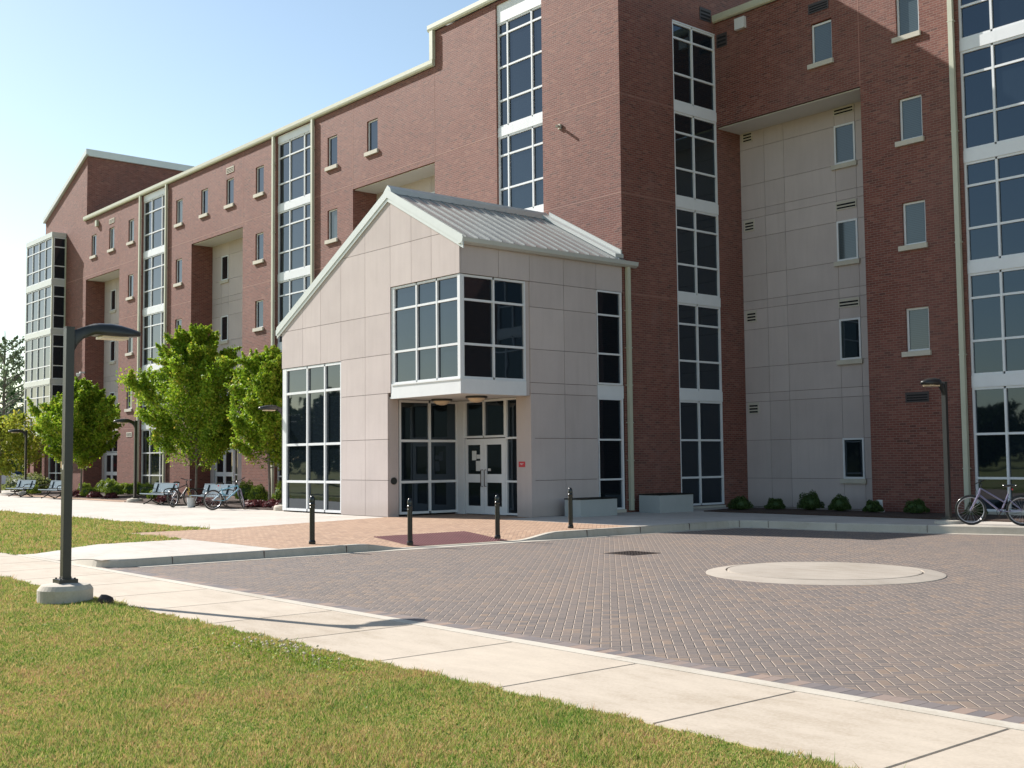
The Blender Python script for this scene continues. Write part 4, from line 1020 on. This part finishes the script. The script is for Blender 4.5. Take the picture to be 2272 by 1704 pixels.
tree('tall_tree', 'tall airy tree rising beyond the left end of the hall', (-101, 30.2, -.3), 14.2, 3.5, 8.0, 5200, .13, 51, LEAF2, FG, trunk_r=.22, limbs=40, up=.8, clump=.16)
tree('tall_tree', 'loose pale tree at the very left edge behind the parking lot', (-108, 26.5, -.3), 12.5, 3, 8, 4000, .13, 52, LEAF2, FG, trunk_r=.2, limbs=34, up=.8, clump=.16)
BGp = 'bushy trees behind the parking lot'
rr = random.Random(5)
for i, (x, y, h_, w_, lb) in enumerate([(-92, 32.0, 4.6, 5.5, 'bushy green tree seen below the far glazed box, nearest the brick column'), (-97, 31.5, 5.2, 6, 'bushy tree under the far glazed box behind the street lamp'), (-112, 33.0, 6.5, 8, 'darker bushy tree left of the far glazed box'), (-116, 38.5, 6.0, 8, 'wide bushy tree low behind the brick columns'), (-120, 30, 6.0, 9, 'rounded dark tree at the left edge behind the cars')]):
    tree('bushy_tree', lb, (x, y, -.3), h_, .7, w_, 5000, .2, 60+i, leaf_mat('bush_leaves_%s' % 'abcde'[i], [(.3, (.08+.02*i*.5, .15, .03)), (.75, (.24, .34, .07))], .3), BGp, trunk_r=.12, limbs=22, up=.5, clump=.3)
# distant wood line all round
rng = np.random.default_rng(9); cs = []
for k in range(260):
    a = math.radians(195+rng.uniform(0, 110)) if k < 150 else math.radians(rng.uniform(150, 178))
    rad = rng.uniform(150, 190); hh = rng.uniform(6, 12)
    c = np.array([math.cos(a)*rad, math.sin(a)*rad, hh*.5]); pts = rng.normal(size=(90, 3))*np.array([3.2, 3.2, hh*.22]); cs.append(c+pts)
wood = np_mesh('distant_trees', leaves(rng, np.concatenate(cs), 1.1), 4, [LEAF3]); tag(wood, 'dark line of distant trees closing the horizon', 'trees'); wood['kind'] = 'stuff'
# trees standing across the lawn, mirrored in the glass
CG = 'narrow trees across the lawn mirrored in the windows'
for i, (x, y, h_, w_) in enumerate([(-93, -19, 9.0, 4.2), (-99, -17, 8.0, 4.6), (-86, -23, 8.2, 4.4), (-58, -52, 8.0, 9.0), (-70, -62, 6.0, 9.0)]):
    tree('lawn_tree', ['tall narrow dark tree across the lawn', 'second narrow dark tree across the lawn', 'third narrow dark tree nearest the camera side', 'broad dark tree far behind the camera', 'low broad tree far behind the camera'][i], (x, y, -.3), h_, .5, w_, 16000, .24, 80+i, LEAF3, CG, trunk_r=.15, limbs=40, up=1.6 if w_ < 5 else .5, clump=.33)

def shrub(name, label, loc, r, h, n, leaf, seed, mat, group, core=LEAFD):
    rng = np.random.default_rng(seed); o = thing(name, label, 'shrub', loc, rng.uniform(0, 6), group)
    u = rng.normal(size=(n, 3)); u /= np.linalg.norm(u, axis=1)[:, None]; u[:, 2] = np.abs(u[:, 2])*1.0
    lump = 1+.10*np.sin(u[:, 0]*7+seed)+.09*np.sin(u[:, 1]*8+seed*2)+.07*np.sin(u[:, 2]*9)
    rad = rng.uniform(.80, 1.04, n)*lump
    c = u*rad[:, None]*np.array([r, r, h*.86]); c[:, 2] += h*.12
    np_mesh('foliage', leaves(rng, c, leaf), 4, [mat], o)
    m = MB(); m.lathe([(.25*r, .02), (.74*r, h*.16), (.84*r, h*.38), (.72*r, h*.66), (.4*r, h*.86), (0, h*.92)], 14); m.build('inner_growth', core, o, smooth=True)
    return o
SG = 'clipped round green shrubs in the left bed'
SL_ = [(-61.4, 22.5, .38, .50, 'round green shrub right beside the trunk of the small maple'), (-54.5, 20.2, .40, .42, 'low bright shrub at the very front of the bed right of the small maple'),
 (-60.2, 23.0, .38, .60, 'round shrub below the far entrance doors'), (-58.3, 22.7, .46, .70, 'tallest round shrub in the far row, right of the far entrance doors'), (-54.9, 21.6, .40, .45, 'dark low shrub in front of the far row'),
 (-57.5, 22.9, .40, .52, 'round shrub just right of the tallest one in the far row'), (-56.1, 22.8, .38, .52, 'round shrub left of the plaza lamp pole'), (-54.3, 22.6, .40, .55, 'round shrub right of the plaza lamp pole'), (-51.9, 22.0, .40, .55, 'round shrub above the left arm of the bench by the yellow bicycle'),
 (-42.0, 21.8, .42, .72, 'tall round shrub to the right of the blue bicycle handlebar'), (-40.05, 21.3, .40, .62, 'round shrub midway between the blue bicycle and the pavilion'), (-38.3, 21.4, .44, .74, 'round green shrub nearest the left wall of the pavilion'),
 (-61.5, 19.95, .36, .45, 'low round shrub between the two far benches'), (-47.2, 20.3, .30, .42, 'small shrub seen past the right arm of the bench by the yellow bicycle')]
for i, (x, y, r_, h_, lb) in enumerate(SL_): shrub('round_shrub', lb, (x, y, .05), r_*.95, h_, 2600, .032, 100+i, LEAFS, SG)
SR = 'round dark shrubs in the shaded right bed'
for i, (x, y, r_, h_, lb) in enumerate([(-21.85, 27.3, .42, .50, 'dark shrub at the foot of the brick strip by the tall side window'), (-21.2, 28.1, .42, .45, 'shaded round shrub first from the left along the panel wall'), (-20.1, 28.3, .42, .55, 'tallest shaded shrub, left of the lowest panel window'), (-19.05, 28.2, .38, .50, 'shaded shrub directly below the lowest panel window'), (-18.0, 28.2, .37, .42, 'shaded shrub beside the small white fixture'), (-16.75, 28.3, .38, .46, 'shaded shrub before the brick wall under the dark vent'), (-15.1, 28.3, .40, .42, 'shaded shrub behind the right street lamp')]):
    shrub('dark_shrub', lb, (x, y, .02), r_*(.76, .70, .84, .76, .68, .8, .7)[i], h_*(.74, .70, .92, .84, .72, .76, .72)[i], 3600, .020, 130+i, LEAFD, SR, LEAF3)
PGp = 'low purple shrubs along the front of the beds'
rr = random.Random(8); px_ = [(-34.4, 19.2), (-35.3, 19.3), (-36.3, 19.2), (-37.0, 19.5), (-39.9, 19.2), (-41.0, 19.3), (-43.6, 19.2), (-45.0, 19.6), (-51.8, 20.2), (-53.0, 19.9), (-54.8, 20.0), (-56.0, 20.1)]
nm = ['nearest the pavilion', 'second from the pavilion', 'third from the pavilion', 'beside the front wheel of the blue bicycle', 'under the bench by the blue bicycle', 'between the two near benches', 'behind the bench by the yellow bicycle', 'left of the middle maple trunk', 'left of the plaza lamp', 'among the far round shrubs', 'in front of the small maple', 'at the foot of the small maple trunk']
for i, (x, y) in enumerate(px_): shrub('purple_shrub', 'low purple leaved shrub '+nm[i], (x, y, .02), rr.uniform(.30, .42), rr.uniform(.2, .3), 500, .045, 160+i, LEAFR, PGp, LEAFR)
shrub('pale_bush', 'pale green spreading bush behind the far benches', (-70.5, 22.6, 0), 1.5, .95, 2600, .07, 190, leaf_mat('pale_bush_leaves', [(.3, (.14, .18, .05)), (.8, (.32, .34, .12))]), None)

# ---------------------------------------------------------------- cars far left
def car(label, loc, rz, paint):
    o = thing('parked_car', label, 'car', loc, rz, 'cars parked beyond the far end of the hall')
    side = [(-2.2, .35), (-2.25, .75), (-2.1, .95), (-1.35, 1.02), (-.75, 1.42), (.55, 1.45), (1.25, 1.0), (2.05, .86), (2.25, .62), (2.22, .35)]
    m = MB(); m.prism(side, -.85, .85, lambda a, d, z: (a, d*(1 if z < 1.1 else .82), z)); m.build('body', paint, o)
    m = MB(); win = [(-1.22, 1.02), (-.72, 1.36), (.5, 1.39), (1.1, 1.02)]
    m.prism(win, -.853, .853, lambda a, d, z: (a, d*(1 if z < 1.1 else .84), z)); m.build('side_window', GLASS, o)
    for x in (-1.35, 1.35):
        for y in (-.8, .8):
            m = MB(); m.torus((x, y, .32), .22, .10, n=20, m=8); m.tube([(x, y-.08, .32), (x, y+.08, .32)], .16, 12); m.build('wheel', BLACKM, o)
    for y in (-.6, .6): m = MB(); m.box(2.2, 2.27, y-.15, y+.15, .62, .74); m.build('headlight', SOFF, o)
car('white car parked at the left edge of the picture', (-92.5, 27.4, -.2), R(70), simple('white_car_paint', (.7, .72, .75), .3))
car('dark blue car parked behind the white car', (-97.5, 29.5, -.2), R(70), simple('blue_car_paint', (.03, .06, .16), .3))
car('silver car parked behind the brick columns', (-95.5, 33.5, -.2), R(70), simple('silver_car_paint', (.4, .42, .44), .3, .4))

# ---------------------------------------------------------------- grass
rng = np.random.default_rng(21)
cam2 = (0.0, 0.0)
def blades(x0, x1, y0, y1, zf, dens0, seed, hmin=.014, hmax=.034, keep=None):
    """three-cornered blades, denser close to the viewer's path"""
    area = (x1-x0)*(y1-y0); n = int(area*dens0); x = rng.uniform(x0, x1, n); y = rng.uniform(y0, y1, n)
    d = np.hypot(x, y); p = np.clip((9.0/np.maximum(d, 4))**1.7, .0, 1)
    k = rng.random(n) < p
    if keep is not None: k &= keep(x, y)
    x, y, d = x[k], y[k], d[k]; n = len(x); z = np.array([zf(a, b) for a, b in zip(x, y)]) if callable(zf) else np.full(n, zf)
    clump = (np.sin(x*3.1+1.3*np.sin(y*2.3))+np.sin(y*4.7+x*1.7))*.25+.5
    h = rng.uniform(hmin, hmax, n)*(.6+.9*clump)*np.where(rng.random(n) < .035, 1.9, 1.0)*np.clip(d/11, 1, 2.0)**.5; wd = rng.uniform(.0028, .0055, n)*np.clip(d/8, 1, 4.5)
    an = rng.uniform(0, 2*np.pi, n); le = rng.uniform(.15, 1.1, n); la = rng.uniform(0, 2*np.pi, n)
    b = np.stack([x, y, z], 1); sx = np.stack([np.cos(an)*wd, np.sin(an)*wd, np.zeros(n)], 1)
    tip = b+np.stack([np.cos(la)*le*h, np.sin(la)*le*h, h], 1)
    return np.stack([b-sx, b+sx, tip], 1).reshape(-1, 3)
inview = lambda x, y: (x*-.647+y*-.762 < 40) & ((x*math.cos(YAW)-y*math.sin(YAW)) < .50*(x*math.sin(YAW)+y*math.cos(YAW))+.5) & ((x*math.cos(YAW)-y*math.sin(YAW)) > -.50*(x*math.sin(YAW)+y*math.cos(YAW))-.5) & (np.hypot(x, y) > 4.6)
edge = lambda x, y: inview(x, y) & (y < 5.5+.035*np.sin(x*9)+.02*np.sin(x*31+1))
g1 = blades(-24, -1.5, -1.5, 5.56, -.13, 11000, 1, keep=edge)
gr = np_mesh('grass', g1, 3, [BLADE]); tag(gr, 'patchy green and straw coloured grass of the foreground lawn', 'grass'); gr['kind'] = 'stuff'
keep2 = lambda x, y: inview(x, y) & ~((x > -25.6+.05*np.sin(y*11)) & (y > 10.32+.04*np.sin(x*9))) & (x < -22.58+.04*np.sin(y*13)) & (y < 12.36+.04*np.sin(x*8))
g2 = blades(-80, -22.5, 7.0, 12.45, lawn_z, 5200, 2, .022, .04, keep=keep2)
gr = np_mesh('grass', g2, 3, [BLADE]); tag(gr, 'strip of sunlit grass between the plaza and the front walk', 'grass'); gr['kind'] = 'stuff'
# clover with white heads near the walk
n = 1800; x = rng.normal(-9.2, .55, n); y = 5.25-np.abs(rng.normal(0, .28, n)); c = np.stack([x, y, -.13+rng.uniform(.01, .045, n)], 1)
cl = np_mesh('clover', leaves(rng, c, .011, .8), 4, [LEAFS]); tag(cl, 'low green clover leaves at the lawn edge', 'clover'); cl['kind'] = 'stuff'
m = MB()
for i in range(46):
    x_, y_ = rng.normal(-9.2, .5), 5.3-abs(rng.normal(0, .2)); z_ = -.050+rng.uniform(-.012, .012)
    m.tube([(x_, y_, -.13), (x_, y_, z_)], .0015, 3); m.lathe([(.0, -.010), (.011, -.004), (.012, .004), (.006, .011), (0, .012)], 7, (x_, y_, z_))
cf = m.build('clover_flowers', simple('white_clover', (.62, .52, .36), .9)); tag(cf, 'small white clover flower heads beside the sidewalk', 'flowers'); cf['kind'] = 'stuff'
WEED = leaf_mat('weed_leaves', [(.25, (.10, .17, .03)), (.8, (.2, .28, .06))], .3)
# a few darker weed tufts
cs = []
for i in range(110):
    x_, y_ = rng.uniform(-17, -2.5), rng.uniform(.3, 5.4)
    cs.append(np.stack([rng.normal(x_, .22, 90), np.minimum(rng.normal(y_, .16, 90), 5.47), -.13+rng.uniform(.0, .028, 90)], 1))
wd_ = np_mesh('weeds', leaves(rng, np.concatenate(cs), .012, .5), 4, [WEED]); tag(wd_, 'scattered darker weed leaves in the lawn', 'weeds'); wd_['kind'] = 'stuff'
bpy.context.view_layer.update()
